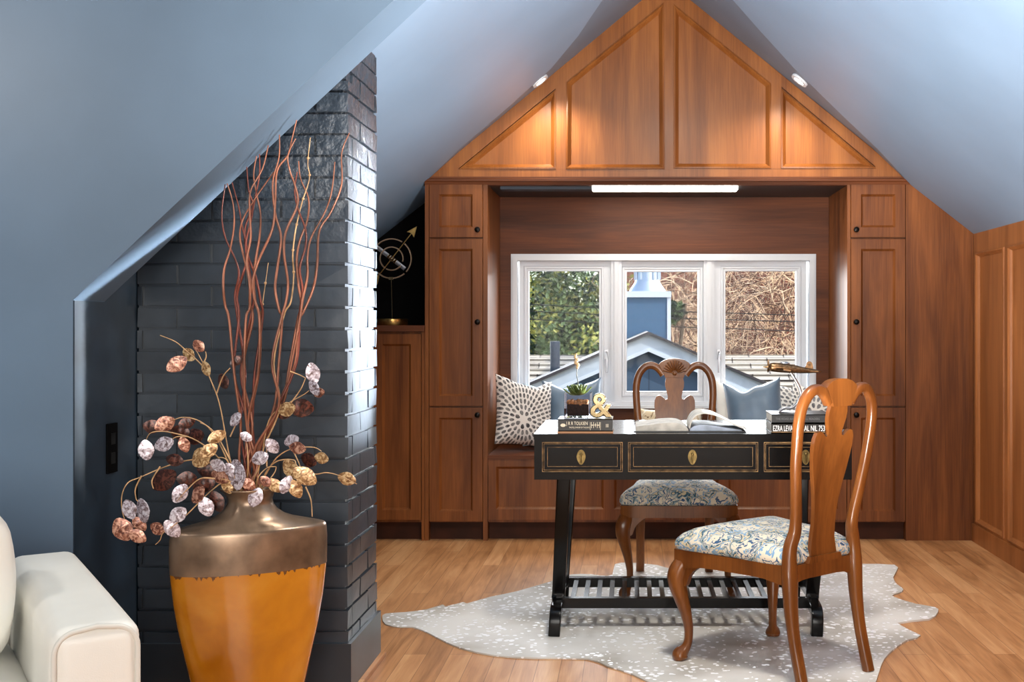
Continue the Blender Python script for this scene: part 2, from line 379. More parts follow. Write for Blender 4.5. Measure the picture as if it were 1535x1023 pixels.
def catmull(pts, n=6, closed=False):
    pts = [Vector(p) for p in pts]; out = []; m = len(pts)
    rng = range(m) if closed else range(m - 1)
    for i in rng:
        if closed: p0, p1, p2, p3 = pts[i - 1], pts[i], pts[(i + 1) % m], pts[(i + 2) % m]
        else: p0, p1, p2, p3 = pts[max(i - 1, 0)], pts[i], pts[i + 1], pts[min(i + 2, m - 1)]
        for k in range(n):
            t = k / n
            out.append(.5 * ((2 * p1) + (p2 - p0) * t + (2 * p0 - 5 * p1 + 4 * p2 - p3) * t * t + (3 * p1 - p0 - 3 * p2 + p3) * t ** 3))
    if not closed: out.append(pts[-1])
    return out
def sweep(bm, pts, sec, up=(0, 1, 0), n=10, e=2.0):
    """tube along pts; sec = (half width, half depth) or one per point; e > 2 squares the section"""
    pts = [Vector(p) for p in pts]; up = Vector(up); rings = []
    for i, p in enumerate(pts):
        t = (pts[min(i + 1, len(pts) - 1)] - pts[max(i - 1, 0)]).normalized()
        b = up - t * up.dot(t)
        if b.length < 1e-4: b = Vector((1, 0, 0)) - t * t.x
        b.normalize(); nn = t.cross(b)
        s = sec[i] if isinstance(sec, list) else sec
        if not isinstance(s, (tuple, list)) : s = (s, s)
        ring = []
        for k in range(n):
            a = 2 * PI * (k + .5) / n; ca, sa = math.cos(a), math.sin(a)
            x = math.copysign(abs(ca) ** (2 / e), ca) * s[0]; y = math.copysign(abs(sa) ** (2 / e), sa) * s[1]
            ring.append(bm.verts.new(p + nn * x + b * y))
        rings.append(ring)
    for a, b in zip(rings, rings[1:]):
        for k in range(n): bm.faces.new((a[k], a[(k + 1) % n], b[(k + 1) % n], b[k]))
    bm.faces.new(rings[0][::-1]); bm.faces.new(rings[-1])
def lathe(bm, prof, n=32, c=(0, 0, 0), ratio=1.0, mx=None, cap=True):
    rings = []
    for q in prof:
        rx, z = q[0], q[1]; ry = q[2] if len(q) > 2 else rx * ratio
        ring = []
        for k in range(n):
            v = Vector((c[0] + rx * math.cos(2 * PI * k / n), c[1] + ry * math.sin(2 * PI * k / n), c[2] + z))
            ring.append(bm.verts.new(mx @ v if mx else v))
        rings.append(ring)
    for a, b in zip(rings, rings[1:]):
        for k in range(n): bm.faces.new((a[k], a[(k + 1) % n], b[(k + 1) % n], b[k]))
    if cap: bm.faces.new(rings[0][::-1]); bm.faces.new(rings[-1])
def pip(x, y, poly):
    r = False; n = len(poly)
    for i in range(n):
        x1, y1 = poly[i]; x2, y2 = poly[(i + 1) % n]
        if (y1 > y) != (y2 > y) and x < (x2 - x1) * (y - y1) / (y2 - y1) + x1: r = not r
    return r
def sheet(bm, outline, step, fm):
    """solid sheet filling a 2-D outline; fm(a, b, side) maps to 3-D, side 1 = face, 0 = underside"""
    ol = [(p[0], p[1]) for p in outline]; n = len(ol)
    pts = [Vector(p) for p in ol]
    x0, x1 = min(p[0] for p in ol), max(p[0] for p in ol); y0, y1 = min(p[1] for p in ol), max(p[1] for p in ol)
    i = x0 + step / 2
    while i < x1:
        j = y0 + step / 2
        while j < y1:
            if pip(i, j, ol) and min((i - a) ** 2 + (j - b) ** 2 for a, b in ol) > (step * .45) ** 2: pts.append(Vector((i, j)))
            j += step
        i += step
    vs, es, fs, *_ = delaunay_2d_cdt(pts, [(k, (k + 1) % n) for k in range(n)], [], 1, 1e-7)
    top = [bm.verts.new(fm(v.x, v.y, 1)) for v in vs]; bot = [bm.verts.new(fm(v.x, v.y, 0)) for v in vs]
    cnt = {}
    for f in fs:
        bm.faces.new([top[k] for k in f]); bm.faces.new([bot[k] for k in reversed(f)])
        for a, b in zip(f, list(f[1:]) + [f[0]]):
            cnt[(a, b)] = cnt.get((a, b), 0) + 1
    for (a, b) in list(cnt):
        if (b, a) not in cnt: bm.faces.new((top[b], top[a], bot[a], bot[b]))
def sphere(bm, c, r, seg=12, sc=(1, 1, 1)):
    mx = Matrix.Translation(c) @ Matrix.Diagonal((r * sc[0], r * sc[1], r * sc[2], 1))
    bmesh.ops.create_uvsphere(bm, u_segments=seg, v_segments=max(6, seg // 2), radius=1, matrix=mx)
def text(name, s, size, mx, mat, parent, ext=.0006, align='LEFT', sx=1.0, bev=0):
    cu = bpy.data.curves.new(name, 'FONT'); cu.body = s; cu.size = size; cu.extrude = ext; cu.align_x = align; cu.bevel_depth = bev
    cu.resolution_u = 3
    t = bpy.data.objects.new(name, cu); me = bpy.data.meshes.new_from_object(t); bpy.data.objects.remove(t)
    me.name = name
    me.transform(mx @ Matrix.Diagonal((sx, 1, 1, 1)))
    me.materials.append(M[mat]); o = bpy.data.objects.new(name, me); COL.objects.link(o)
    if parent: o.parent = parent
    return o
UPRIGHT = Matrix.Rotation(PI / 2, 4, 'X')       # text standing in the XZ plane, read from -Y
def copy_tree(o, parent=None):
    c = o.copy(); COL.objects.link(c)
    if parent: c.parent = parent
    for ch in list(o.children): copy_tree(ch, c)
    return c

# ------------------------------------------------------------------ the setting
bm = NB(); box(bm, -3.6, 2.1, -2.6, 7.1, -.12, 0)
struct(obj('floor', bm, 'floor', smooth=0), 'oak strip floor running towards the window niche', 'floor')

RX, RZ, MS = 1.92, 1.72, .78                    # right knee wall top and main ceiling slope
RIDX = .196; RIDZ = RZ + MS * (RX - RIDX)
LX = RIDX - (RX - RIDX)
def zr(x): return RZ + MS * (RX - x)
def zl(x): return RZ + MS * (x - LX)
def crease(pts, right):
    out = []
    for px, py in pts:
        a, b = (px - CX) / F, (CY - py) / F
        # 1.2 + bY = RZ + MS*(RX - aY)   or   RZ + MS*(aY - LX)
        Y = (RZ - H + (MS * RX if right else -MS * LX)) / (b + (MS * a if right else -MS * a))
        out.append(Vector((a * Y, min(Y, D), H + b * min(Y, D))))
    return out
APEX = Vector((RIDX, D, 3.144))
def gable_edge(px, py): x, z = W(px, py); return Vector((x, D, z))
crR = crease([(1098.5, 0), (1140, 47), (1190, 102), (1250, 161), (1317, 225)], True)
crL = crease([(903, 0), (866, 55), (826, 103), (757, 165), (683, 229)], False)
ridgeC = Vector((RIDX, 5.38, RIDZ))
cornR, cornL = Vector((1.57, D, zr(1.57))), Vector((-1.151, D, zl(-1.151)))
# right slope
bm = NB()
pts = [(RX, -2.6, RZ), (RX, D, RZ), cornR] + crR[::-1] + [ridgeC, (RIDX, -2.6, RIDZ)]
slab(bm, pts, (.06, 0, .09))
struct(obj('ceiling_right', bm, 'ceil', smooth=0), 'slate blue sloped ceiling above the panelled right wall', 'ceiling')
bm = NB()
pts = [(LX - .12, 3.30, zl(LX - .12)), (LX - .12, D, zl(LX - .12)), cornL] + crL[::-1] + [ridgeC, (RIDX, 3.30, RIDZ)]
slab(bm, pts, (-.06, 0, .09))
slab(bm, [(LX - .12, D, zl(LX - .12)), (LX - .12, D + .55, zl(LX - .12)), (-1.151, D + .55, zl(-1.151)), (-1.151, D, zl(-1.151))], (-.06, 0, .09))
struct(obj('ceiling_left', bm, 'ceil', smooth=0), 'slate blue sloped ceiling left of the wood gable', 'ceiling')
# twisted strip where slope meets gable; its shade is put into the darker blue
def band(cr, corner, ex):
    edge0 = Vector((ex, D, 2.03)); bm = NB()
    lo = [corner] + cr[::-1] + [ridgeC]; n = len(lo) - 1
    hi = [edge0.lerp(APEX, (p.x - corner.x) / (RIDX - corner.x)) + Vector((0, .02, 0)) for p in lo]
    a = [bm.verts.new(p) for p in lo]; b = [bm.verts.new(p) for p in hi]
    c = [bm.verts.new(p + Vector((0, 0, .1))) for p in lo]; d = [bm.verts.new(p + Vector((0, 0, .1))) for p in hi]
    for i in range(n):
        for q in ((a, b), (b, d), (d, c), (c, a)): bm.faces.new((q[0][i], q[1][i], q[1][i + 1], q[0][i + 1]))
    bm.faces.new((a[0], b[0], d[0], c[0])); bm.faces.new((a[-1], b[-1], d[-1], c[-1]))
    return bm
struct(obj('ceiling_gable_right', band(crR, cornR, 1.57), 'blue', smooth=20), 'ceiling strip along the right edge of the wood gable, shade put into its blue', 'ceiling')
struct(obj('ceiling_gable_left', band(crL, cornL, -1.151), 'blue', smooth=20), 'ceiling strip along the left edge of the wood gable, shade put into its blue', 'ceiling')
bm = NB(); box(bm, -3.6, RIDX, -2.6, 3.28, RIDZ, RIDZ + .1)
struct(obj('ceiling_front', bm, 'blue', smooth=0), 'flat ceiling over the seating end of the room', 'ceiling')
# left frontal wall with the slanted alcove opening
AX = -1.614
bm = NB()
xz(bm, [(-3.6, 0), (AX, 0), (AX, 1.277), (-.55, 2.274), (-.5, zl(-.5) - .003), (RIDX, RIDZ), (-3.6, RIDZ)], 3.28, 3.477)
struct(obj('wall_left', bm, 'bluewall', smooth=0), 'slate blue wall with a slanted opening around the brick chimney', 'wall')
bm = NB(); box(bm, AX - .1, AX - .0005, 3.30, 3.48, 0, 1.277); box(bm, AX - .1, AX - .0005, 3.48, 7.0, 0, 1.70)
struct(obj('wall_alcove', bm, 'alcove', smooth=0), 'dark slate side wall of the chimney alcove', 'wall')
bm2 = NB(); box(bm2, -3.6, -3.5, -2.6, 3.28, 0, RIDZ)
struct(obj('wall_side', bm2, 'bluewall', smooth=0), 'blue side wall behind the sofa', 'wall')
bm = NB(); box(bm, AX + .0002, AX + .004, 3.2805, 3.476, 0, 1.276); struct(obj('trim_4', bm, 'alcove', smooth=0), 'dark painted reveal of the alcove opening', 'reveal')

bm2 = NB(); box(bm2, -3.6, 2.1, -2.7, -2.6, 0, RIDZ + .1)
struct(obj('wall_front', bm2, 'bluewall', smooth=0), 'blue end wall behind the viewpoint', 'wall')
# chimney: real bricks on a mortar core
bm = NB()
CXR, CY0, CY1 = -.924, 3.70, 4.12
XL = AX + .004
box(bm, XL, CXR - .012, CY0 + .010, CY1, 0, 2.0)
slab(bm, [(XL, CY0 + .007, 2.0), (CXR - .007, CY0 + .007, 2.0), (CXR - .007, CY1, 2.0), (XL, CY1, 2.0)], (0, 0, .001))
CH, BL, MG = .0705, .224, .0095
def brickbox(x0, x1, y0, y1, z0, z1):
    j = lambda: random.uniform(-.002, .002)
    vs = box(bm, x0, x1, y0, y1, z0, z1)
    for v in vs: v.co += Vector((j(), j(), j()))
rows = int(2.3 / CH)
for r in range(rows):
    z0 = r * CH; z1 = z0 + CH - MG
    off = (r % 2) * BL / 2
    x = CXR - off - (0 if off else 0); xs = []
    x = CXR
    first = True
    while x > XL + .01:
        w = (BL / 2 if (r % 2) else BL) if first else BL
        x0 = max(x - w + MG, XL)
        top = min(z1, zl(x0) - .02)
        if top - z0 > .02: brickbox(x0, x, CY0, CY0 + .06, z0, top)
        x -= w; first = False
    y = CY0 + .062; first = True
    while y < CY1 - .02:
        w = (BL / 2 if not (r % 2) else BL) if first else BL
        y1 = min(y + w - MG, CY1 - .001)
        if z1 < zl(CXR) - .005: brickbox(CXR - .06, CXR, y, y1, z0, z1)
        y += w; first = False
slab(bm, [(XL, CY0 + .008, 2.0), (CXR - .008, CY0 + .008, 2.0), (CXR - .008, CY1, 2.0), (XL, CY1, 2.0)], (0, 0, .18))
struct(obj('wall_chimney', bm, 'brick', bevel=.004, smooth=40), 'charcoal painted brick chimney breast with a light struck right side', 'wall')
bm = NB()
prof_y = CY0 - .012
xy(bm, [(XL, CY0 - .014), (CXR + .014, CY0 - .014), (CXR + .014, CY1 + .004), (CXR + .001, CY1 + .004), (CXR + .001, CY0 - .001), (XL, CY0 - .001)], 0, .168)
struct(obj('baseboard_chimney', bm, 'charcoal', bevel=.004), 'tall charcoal baseboard around the brick chimney', 'baseboard')
bm = NB()
yz(bm, [(0, 0)] and [(CY0 - .03, 0), (CY1 + .004, 0), (CY1 + .004, .018), (CY0 - .03, .018)], CXR + .015, CXR + .032)
struct(obj('trim_1', bm, 'floor', bevel=.006), 'oak shoe moulding at the foot of the chimney baseboard', 'moulding')
bm = NB(); yz(bm, [(3.482, .747), (3.548, .747), (3.548, .90), (3.482, .90)], AX + .0005, AX + .008)
o = thing('wall_outlet', 'black outlet plate on the dark side wall of the alcove', 'outlet', (0, 0, 0))
obj('plate', bm, 'black', o, bevel=.002)
for k in range(2):
    bm = NB(); box(bm, AX + .008, AX + .0095, 3.5, 3.53, .775 + .06 * k, .81 + .06 * k); obj('socket', bm, 'knob', o)

# gable panelling
def gpoly(pp): return [W(*p) for p in pp]
bm = NB()
xz(bm, gpoly([(638, 276), (638, 266), (998.5, -30), (1366, 271), (1366, 276)]), D + .016, D + .05)
xz(bm, gpoly([(600, 276), (600, 230), (998.5, -90), (1410, 240), (1410, 276)]), D + .05, D + .09)
FR = [[(638, 266), (998.5, -30), (998.5, -4), (994, 5), (851, 124), (849, 116), (832.6, 133), (687, 253), (650, 266)],
      [(1366, 271), (998.5, -30), (998.5, -4), (1010.5, 8), (1155, 128), (1171.5, 130), (1313, 250), (1345, 268)],
      [(638, 276), (638, 265), (687, 253), (1313, 250), (1366, 271), (1366, 276)],
      [(832.6, 254), (832.6, 117), (851, 102), (849, 254)], [(995, 254), (993, -20), (1004, -20), (1010.5, -14), (1010.5, 253)], [(1155, 253), (1155, 109), (1171.5, 122), (1171.5, 253)]]
PANELS = [[(690, 253), (832.6, 253), (832.6, 136)], [(849, 253), (995.5, 253), (994.5, 6), (850, 124)],
          [(1010.5, 252), (1155, 252), (1155, 126), (1010.5, 8)], [(1171.5, 252), (1311, 252), (1171.5, 134)]]
for k, q in enumerate(FR): xz(bm, gpoly(q), D - .0004 * k, D + .02)
mpy = lambda a, b, d: Vector((a, D + d, b))
for q in PANELS: loops(bm, gpoly(q), [(-.004, .002), (-.002, -.006), (.006, -.009), (.013, -.002), (.016, .004), (.024, .012), (.026, .0155)], mpy)
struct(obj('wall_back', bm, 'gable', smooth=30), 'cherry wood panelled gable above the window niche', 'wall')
bm = NB()
x0, z0 = W(637, 277); x1, z1 = W(1363, 265.5)
yz(bm, [(D, z0), (D - .006, z0), (D - .012, z0 + .014), (D - .02, z0 + .018), (D - .02, z0 + .03), (D - .008, z1 - .008), (D - .008, z1), (D, z1)], x0, x1)
struct(obj('trim_2', bm, 'cherry_h', smooth=30), 'long cherry moulding under the gable panels', 'moulding')

# right plain end panel, right wall, baseboard
bm = NB(); xz(bm, [W(1360, 811), (RX, 0), (RX, RZ), W(1366, 271), W(1360, 268)], D + .004, D + .03)
box(bm, W(1362, 0)[0], RX + .25, D + .04, D + .1, -.1, 2.1)
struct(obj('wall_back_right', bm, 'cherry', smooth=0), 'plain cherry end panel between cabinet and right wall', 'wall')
bm = NB()
box(bm, RX + .014, RX + .1, -2.6, D + .03, 0, RZ)
PZ0, PZ1 = .112, 1.608
edges_y = [D]
y = 6.30; pans = []
for k in range(9): pans.append((y - .465, y)); y -= .535
fr = [(D, 6.30)] + [(pans[i][0], pans[i + 1][1]) for i in range(8)]
box(bm, RX, RX + .015, -2.6, D, PZ1, RZ); box(bm, RX, RX + .015, -2.6, D, 0, PZ0)
box(bm, RX, RX + .015, 6.30, D, PZ0, PZ1)
for i in range(8): box(bm, RX, RX + .015, pans[i + 1][1], pans[i][0], PZ0, PZ1)
mpx = lambda a, b, d: Vector((RX + d, a, b))
for a, b in pans: loops(bm, [(a, PZ0), (b, PZ0), (b, PZ1), (a, PZ1)], [(-.003, .001), (-.002, -.006), (.006, -.009), (.014, -.002), (.017, .006), (.022, .0125)], mpx)
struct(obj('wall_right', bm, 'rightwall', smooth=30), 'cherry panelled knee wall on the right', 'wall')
bm = NB(); yz(bm, [(-2.6, 0), (D, 0), (D, .098), (-2.6, .098)], RX - .012, RX)
struct(obj('baseboard_right', bm, 'rightwall', bevel=.003), 'cherry baseboard along the right wall', 'baseboard')

# niche: window wall and soffit
bm = NB()
XN0, XN1 = W(731, 0)[0], W(1270, 0)[0]
wx0, wz1 = W(769, 384, YN); wx1, wz0 = W(1220, 609, YN)
for q in ((XN0 - .4, wx0, .0, 2.02), (wx1, XN1 + .4, 0, 2.02), (wx0, wx1, 0, wz0), (wx0, wx1, wz1, 2.02)): box(bm, q[0], q[1], YN, YN + .14, q[2], q[3])
struct(obj('wall_window', bm, 'cherry_h', smooth=0), 'cherry wood wall around the triple window', 'wall')
bm = NB(); ZS = W(0, 277.5)[1]
box(bm, XN0 - .02, XN1 + .02, D + .05, YN, ZS, ZS + .04)
struct(obj('ceiling_niche', bm, 'soffit', smooth=0), 'dark ceiling of the window niche', 'ceiling')
bm = NB(); box(bm, AX, W(637, 0)[0] + .02, D + .46, D + .56, 0, 2.1)
struct(obj('wall_recess', bm, 'black', smooth=0), 'black wall behind the brass sphere sculpture', 'wall')
bm = NB(); box(bm, XN0, XN1, D + .004, D + .05, ZS, ZS + .05)
struct(obj('trim_3', bm, 'cherry_h', smooth=0), 'cherry edge board over the niche opening', 'moulding')

# strip light
o = thing('strip_light', 'long strip light under the niche ceiling with a lit white section', 'light', (0, 0, 0))
bm = NB(); x0 = W(748, 0)[0]; xm = W(887, 0)[0]; x1 = W(1108, 0)[0]
box(bm, x0, xm, D + .06, D + .15, ZS - .016, ZS); obj('housing', bm, 'pipe', o, bevel=.003)
bm = NB(); box(bm, xm, x1, D + .06, D + .2, ZS - .014, ZS - .0005); obj('diffuser', bm, 'tube', o, bevel=.003)

# window
win = thing('window_1', 'white triple casement window in the niche', 'window', (0, 0, 0)); win['kind'] = 'structure'
def frame_rect(bm, x0, x1, z0, z1, w, y0, y1, lip=0):
    xz(bm, [(x0, z0), (x1, z0), (x1 - w, z0 + w), (x0 + w, z0 + w)], y0, y1); xz(bm, [(x0, z1), (x0 + w, z1 - w), (x1 - w, z1 - w), (x1, z1)], y0, y1)
    xz(bm, [(x0, z0), (x0 + w, z0 + w), (x0 + w, z1 - w), (x0, z1)], y0, y1); xz(bm, [(x1, z0), (x1, z1), (x1 - w, z1 - w), (x1 - w, z0 + w)], y0, y1)
def wx(px): return W(px, 0, YN)[0]
def wz(py): return W(0, py, YN)[1]
bm = NB(); frame_rect(bm, wx(769), wx(1220), wz(609), wz(384), .028, YN - .02, YN + .12)
frame_rect(bm, wx(769) - .012, wx(1220) + .012, wz(609) - .006, wz(384) + .012, .02, YN - .008, YN - .001)
for a, b in ((916, 932), (1055, 1071)):
    box(bm, wx(a), wx(b), YN + .005, YN + .11, wz(605), wz(388))
    box(bm, wx(a) + .02, wx(b) - .02, YN - .008, YN + .02, wz(605), wz(388))
obj('window_frame', bm, 'white', win, bevel=.003)
for a, b, g0, g1, py0, py1, yo in ((778, 916, 792, 898, 406, 592, .03), (932, 1055, 939.5, 1047, 407, 588, .035), (1071, 1210, 1088, 1195, 406, 592, .03)):
    bm = NB()
    X0, X1, Z0, Z1 = wx(a), wx(b), wz(603), wz(391); G0, G1, H0, H1 = wx(g0), wx(g1), wz(py1), wz(py0)
    for q in ((X0, G0, Z0, Z1), (G1, X1, Z0, Z1), (G0, G1, Z0, H0), (G0, G1, H1, Z1)): box(bm, q[0], q[1], YN + yo, YN + yo + .06, q[2], q[3])
    loops(bm, [(G0, H0), (G1, H0), (G1, H1), (G0, H1)], [(-.03, 0), (-.026, -.006), (-.016, -.006), (-.008, .004), (0, .006)], lambda a_, b_, d: Vector((a_, YN + yo + d, b_)), fill=False)
    s = obj('sash', bm, 'white', win, smooth=30)
    bm = NB(); box(bm, G0 - .004, G1 + .004, YN + yo + .03, YN + yo + .036, H0 - .004, H1 + .004)
    obj('glass_pane', bm, 'glass', s, smooth=0)
for px, d in ((909, 1), (1078, -1)):
    bm = NB(); x = wx(px); z = wz(532)
    box(bm, x - .011, x + .011, YN + .012, YN + .03, z - .03, z + .03)
    sweep(bm, catmull([(x, YN + .012, z + .012), (x, YN - .012, z + .008), (x + .004 * d, YN - .02, z - .03), (x + .004 * d, YN - .02, z - .11)], 5), [(.008, .006)] * 16, up=(1, 0, 0), n=8, e=3)
    obj('handle', bm, 'steel', win)
bm = NB(); box(bm, wx(769) - .01, wx(1220) + .01, YN - .045, YN - .001, wz(609) - .012, wz(609) + .004)
obj('window_sill', bm, 'white', win, bevel=.004)

# ------------------------------------------------------------------ built-in cabinets
DOOR_STEPS = lambda st: [(0, .022), (0, .001), (.0015, 0), (st, 0), (st + .002, .003), (st + .01, .009), (st + .012, .012)]
def door(parent, px0, px1, py0, py1, kx=None, ky=None, st=.056, mat='cherry', name='door'):
    x0, z1 = W(px0, py0); x1, z0 = W(px1, py1)
    bm = NB(); loops(bm, [(x0, z0), (x1, z0), (x1, z1), (x0, z1)], DOOR_STEPS(st), lambda a, b, d: Vector((a, D - .003 + d, b)))
    d = obj(name, bm, mat, parent, smooth=30)
    if kx:
        x, z = W(kx, ky); bm = NB()
        lathe(bm, [(.011, 0), (.008, .006), (.006, .014), (.012, .019), (.016, .025), (.015, .031), (.008, .035)], 16, mx=Matrix.Translation((x, D - .003, z)) @ Matrix.Rotation(PI / 2, 4, 'X'))
        obj('knob', bm, 'knob', d)
    return d
def tall(px0, px1, d0, d1, label, kx, name='tall_cabinet'):
    o = thing(name, label, 'cabinet', (0, 0, 0))
    x0, x1 = W(px0, 0)[0], W(px1, 0)[0]; a, b = W(d0, 0)[0], W(d1, 0)[0]; zt = W(0, 275.5)[1] - .004
    bm = NB(); box(bm, x0, a - .003, D, YN - .004, 0, zt); box(bm, b + .003, x1, D, YN - .004, 0, zt)
    box(bm, a - .003, b + .003, D + .024, YN - .004, .1, zt)
    obj('body', bm, 'cherry', o, smooth=0)
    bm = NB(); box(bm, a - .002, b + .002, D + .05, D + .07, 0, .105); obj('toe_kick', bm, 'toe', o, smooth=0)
    door(o, d0, d1, 276.5, 356, kx, 345); door(o, d0, d1, 358.5, 609, kx, 483); door(o, d0, d1, 611.5, 782, kx, 622)
    return o
tall(637, 731, 643.5, 723.5, 'tall three door cherry cabinet left of the window bench', 716.5)
tall(1270, 1360, 1275.5, 1357, 'tall three door cherry cabinet right of the window bench', 1282.5)
o = thing('low_cabinet', 'low cherry cabinet beside the chimney under the brass sphere sculpture', 'cabinet', (0, 0, 0))
xl = AX + .004; xr = W(637, 0)[0] - .002; zt = W(0, 488)[1]
bm = NB(); box(bm, xl, xr, D + .022, D + .45, .1, zt - .035); box(bm, W(632, 0)[0], xr, D, D + .03, 0, zt - .035); obj('body', bm, 'cherry', o, smooth=0)
bm = NB(); box(bm, xl, xr, D - .008, D + .45, zt - .034, zt); obj('top', bm, 'cherry_h', o, bevel=.003)
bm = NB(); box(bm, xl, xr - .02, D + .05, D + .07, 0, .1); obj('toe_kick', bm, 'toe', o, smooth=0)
door(o, 558, 631, 501, 780)
bx = W(556, 0)[0]
bm = NB(); x0, x1 = xl, W(556, 0)[0]; loops(bm, [(x0, .11), (x1, .11), (x1, zt - .045), (x0, zt - .045)], DOOR_STEPS(.056), lambda a, b, d: Vector((a, D - .003 + d, b))); obj('door', bm, 'cherry', o, smooth=30)

o = thing('window_bench', 'built in cherry window bench with recessed front panels', 'bench', (0, 0, 0))
ZB = W(0, 683)[1]
bm = NB(); box(bm, XN0 + .002, XN1 - .002, D + .02, YN - .002, .1, ZB - .021); obj('body', bm, 'cherry', o, smooth=0)
bm = NB(); box(bm, XN0 + .002, XN1 - .002, D - .012, YN - .002, ZB - .02, ZB); obj('seat_board', bm, 'cherry_h', o, bevel=.004)
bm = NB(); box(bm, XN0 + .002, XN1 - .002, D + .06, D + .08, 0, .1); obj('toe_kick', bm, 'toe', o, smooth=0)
bm = NB(); y0 = D
zt, z1, z0, zb = ZB - .021, W(0, 700)[1], W(0, 764)[1], W(0, 780)[1]
box(bm, XN0 + .002, XN1 - .002, y0, y0 + .02, z1, zt); box(bm, XN0 + .002, XN1 - .002, y0, y0 + .02, zb, z0)
st = [(732, 743.5), (905, 920.5), (1077, 1092), (1256, 1269)]
for a, b in st: box(bm, W(a, 0)[0], W(b, 0)[0], y0, y0 + .02, z0, z1)
for (a, b), (c, d) in zip(st, st[1:]):
    loops(bm, [(W(b, 0)[0], z0), (W(c, 0)[0], z0), (W(c, 0)[0], z1), (W(b, 0)[0], z1)], [(0, 0), (.003, .003), (.012, .012), (.014, .016)], mpy)
obj('front_panel', bm, 'cherry', o, smooth=30)

# downlights set into the slopes
def downlight(px, py, right, label):
    c = crease([(px, py)], right)[0]
    nrm = Vector((-MS if right else MS, 0, -1)).normalized()
    q = Vector((0, 0, -1)).rotation_difference(nrm).to_matrix().to_4x4()
    mx = Matrix.Translation(c + nrm * .001) @ q
    o = thing('downlight', label, 'light', (0, 0, 0))
    bm = NB(); lathe(bm, [(.03, -.004), (.048, -.004), (.05, 0), (.05, .01), (.03, .01)], 28, mx=mx, cap=False); obj('trim_ring', bm, 'white', o)
    bm = NB(); lathe(bm, [(.031, -.0015), (.02, -.003), (.004, -.004)], 24, mx=mx); obj('lens', bm, 'lens', o)
    return c + nrm * .03
dl = [downlight(810, 122, False, 'lit round downlight in the left ceiling slope by the gable'), downlight(1198, 121, True, 'lit round downlight in the right ceiling slope by the gable')]

# ------------------------------------------------------------------ rug
RUG = [(573, 928), (578, 922), (610, 920), (640, 916), (664, 909), (668, 912), (695, 905), (700, 907), (735, 897), (775, 889), (830, 873), (855, 864), (885, 863), (900, 865), (918, 864), (922, 848), (945, 846), (985, 850), (1010, 856),
       (1060, 852), (1130, 850), (1210, 852), (1285, 848), (1341, 849), (1344, 858), (1339, 868), (1344, 878), (1354, 885), (1350, 890), (1337, 896), (1372, 908), (1402, 913), (1406, 920), (1393, 931), (1345, 937), (1380, 955), (1362, 962),
       (1345, 972), (1326, 990), (1318, 1010), (1308, 1040), (1290, 1075), (1200, 1085), (1100, 1065), (1030, 1045), (975, 1026), (945, 1012), (910, 1001), (880, 990), (800, 989), (740, 985), (690, 974), (655, 958), (640, 950), (618, 942), (600, 942), (578, 938)]
ol = []
for px, py in RUG:
    Y = F * H / (py - CY); ol.append(((px - CX) / F * Y, Y))
ol = [tuple(v[:2]) for v in catmull([(a, b) for a, b in ol], 2, True)]
def rugmap(a, b, s):
    z = .0065 + .0045 * noise.noise(Vector((a * 3.1, b * 2.3, .3)))
    return Vector((a, b, max(z, .004) if s else .0005))
bm = NB(); sheet(bm, ol, .07, rugmap)
tag(obj('cowhide_rug', bm, 'hide', smooth=60), 'grey white speckled cowhide rug spread on the oak floor', 'rug')

# ------------------------------------------------------------------ desk
desk = thing('writing_desk', 'black lacquered writing desk with three drawers and worn gold lines', 'desk', (0, 0, 0))
DX0, DX1, DY0, DY1, DZ0, DT = -.374, .85, 4.354, 5.004, .612, .788
bm = NB(); box(bm, DX0, DX1, DY0, DY1, DT - .022, DT); obj('desk_top', bm, 'lacquer', desk, bevel=.004)
s4 = F / DY0
dx = lambda px: (px - CX) / s4
dz = lambda py: H - (py - CY) / s4
drs = [(813.5, 932.5, 871), (942.5, 1135.5, 1038), (1146, 1264, 1208)]
zA, zB = dz(707), dz(664)
bm = NB()
box(bm, DX0 + .002, DX1 - .002, DY0 + .03, DY1 - .002, DZ0, DT - .022)
box(bm, DX0 + .002, DX1 - .002, DY0 + .001, DY0 + .03, DZ0, zA); box(bm, DX0 + .002, DX1 - .002, DY0 + .001, DY0 + .03, zB, DT - .022)
xs = [DX0 + .002] + [v for a, b, c in drs for v in (dx(a), dx(b))] + [DX1 - .002]
for i in range(0, len(xs), 2): box(bm, xs[i], xs[i + 1], DY0 + .001, DY0 + .03, zA, zB)
obj('apron', bm, 'lacquer', desk, bevel=.0025)
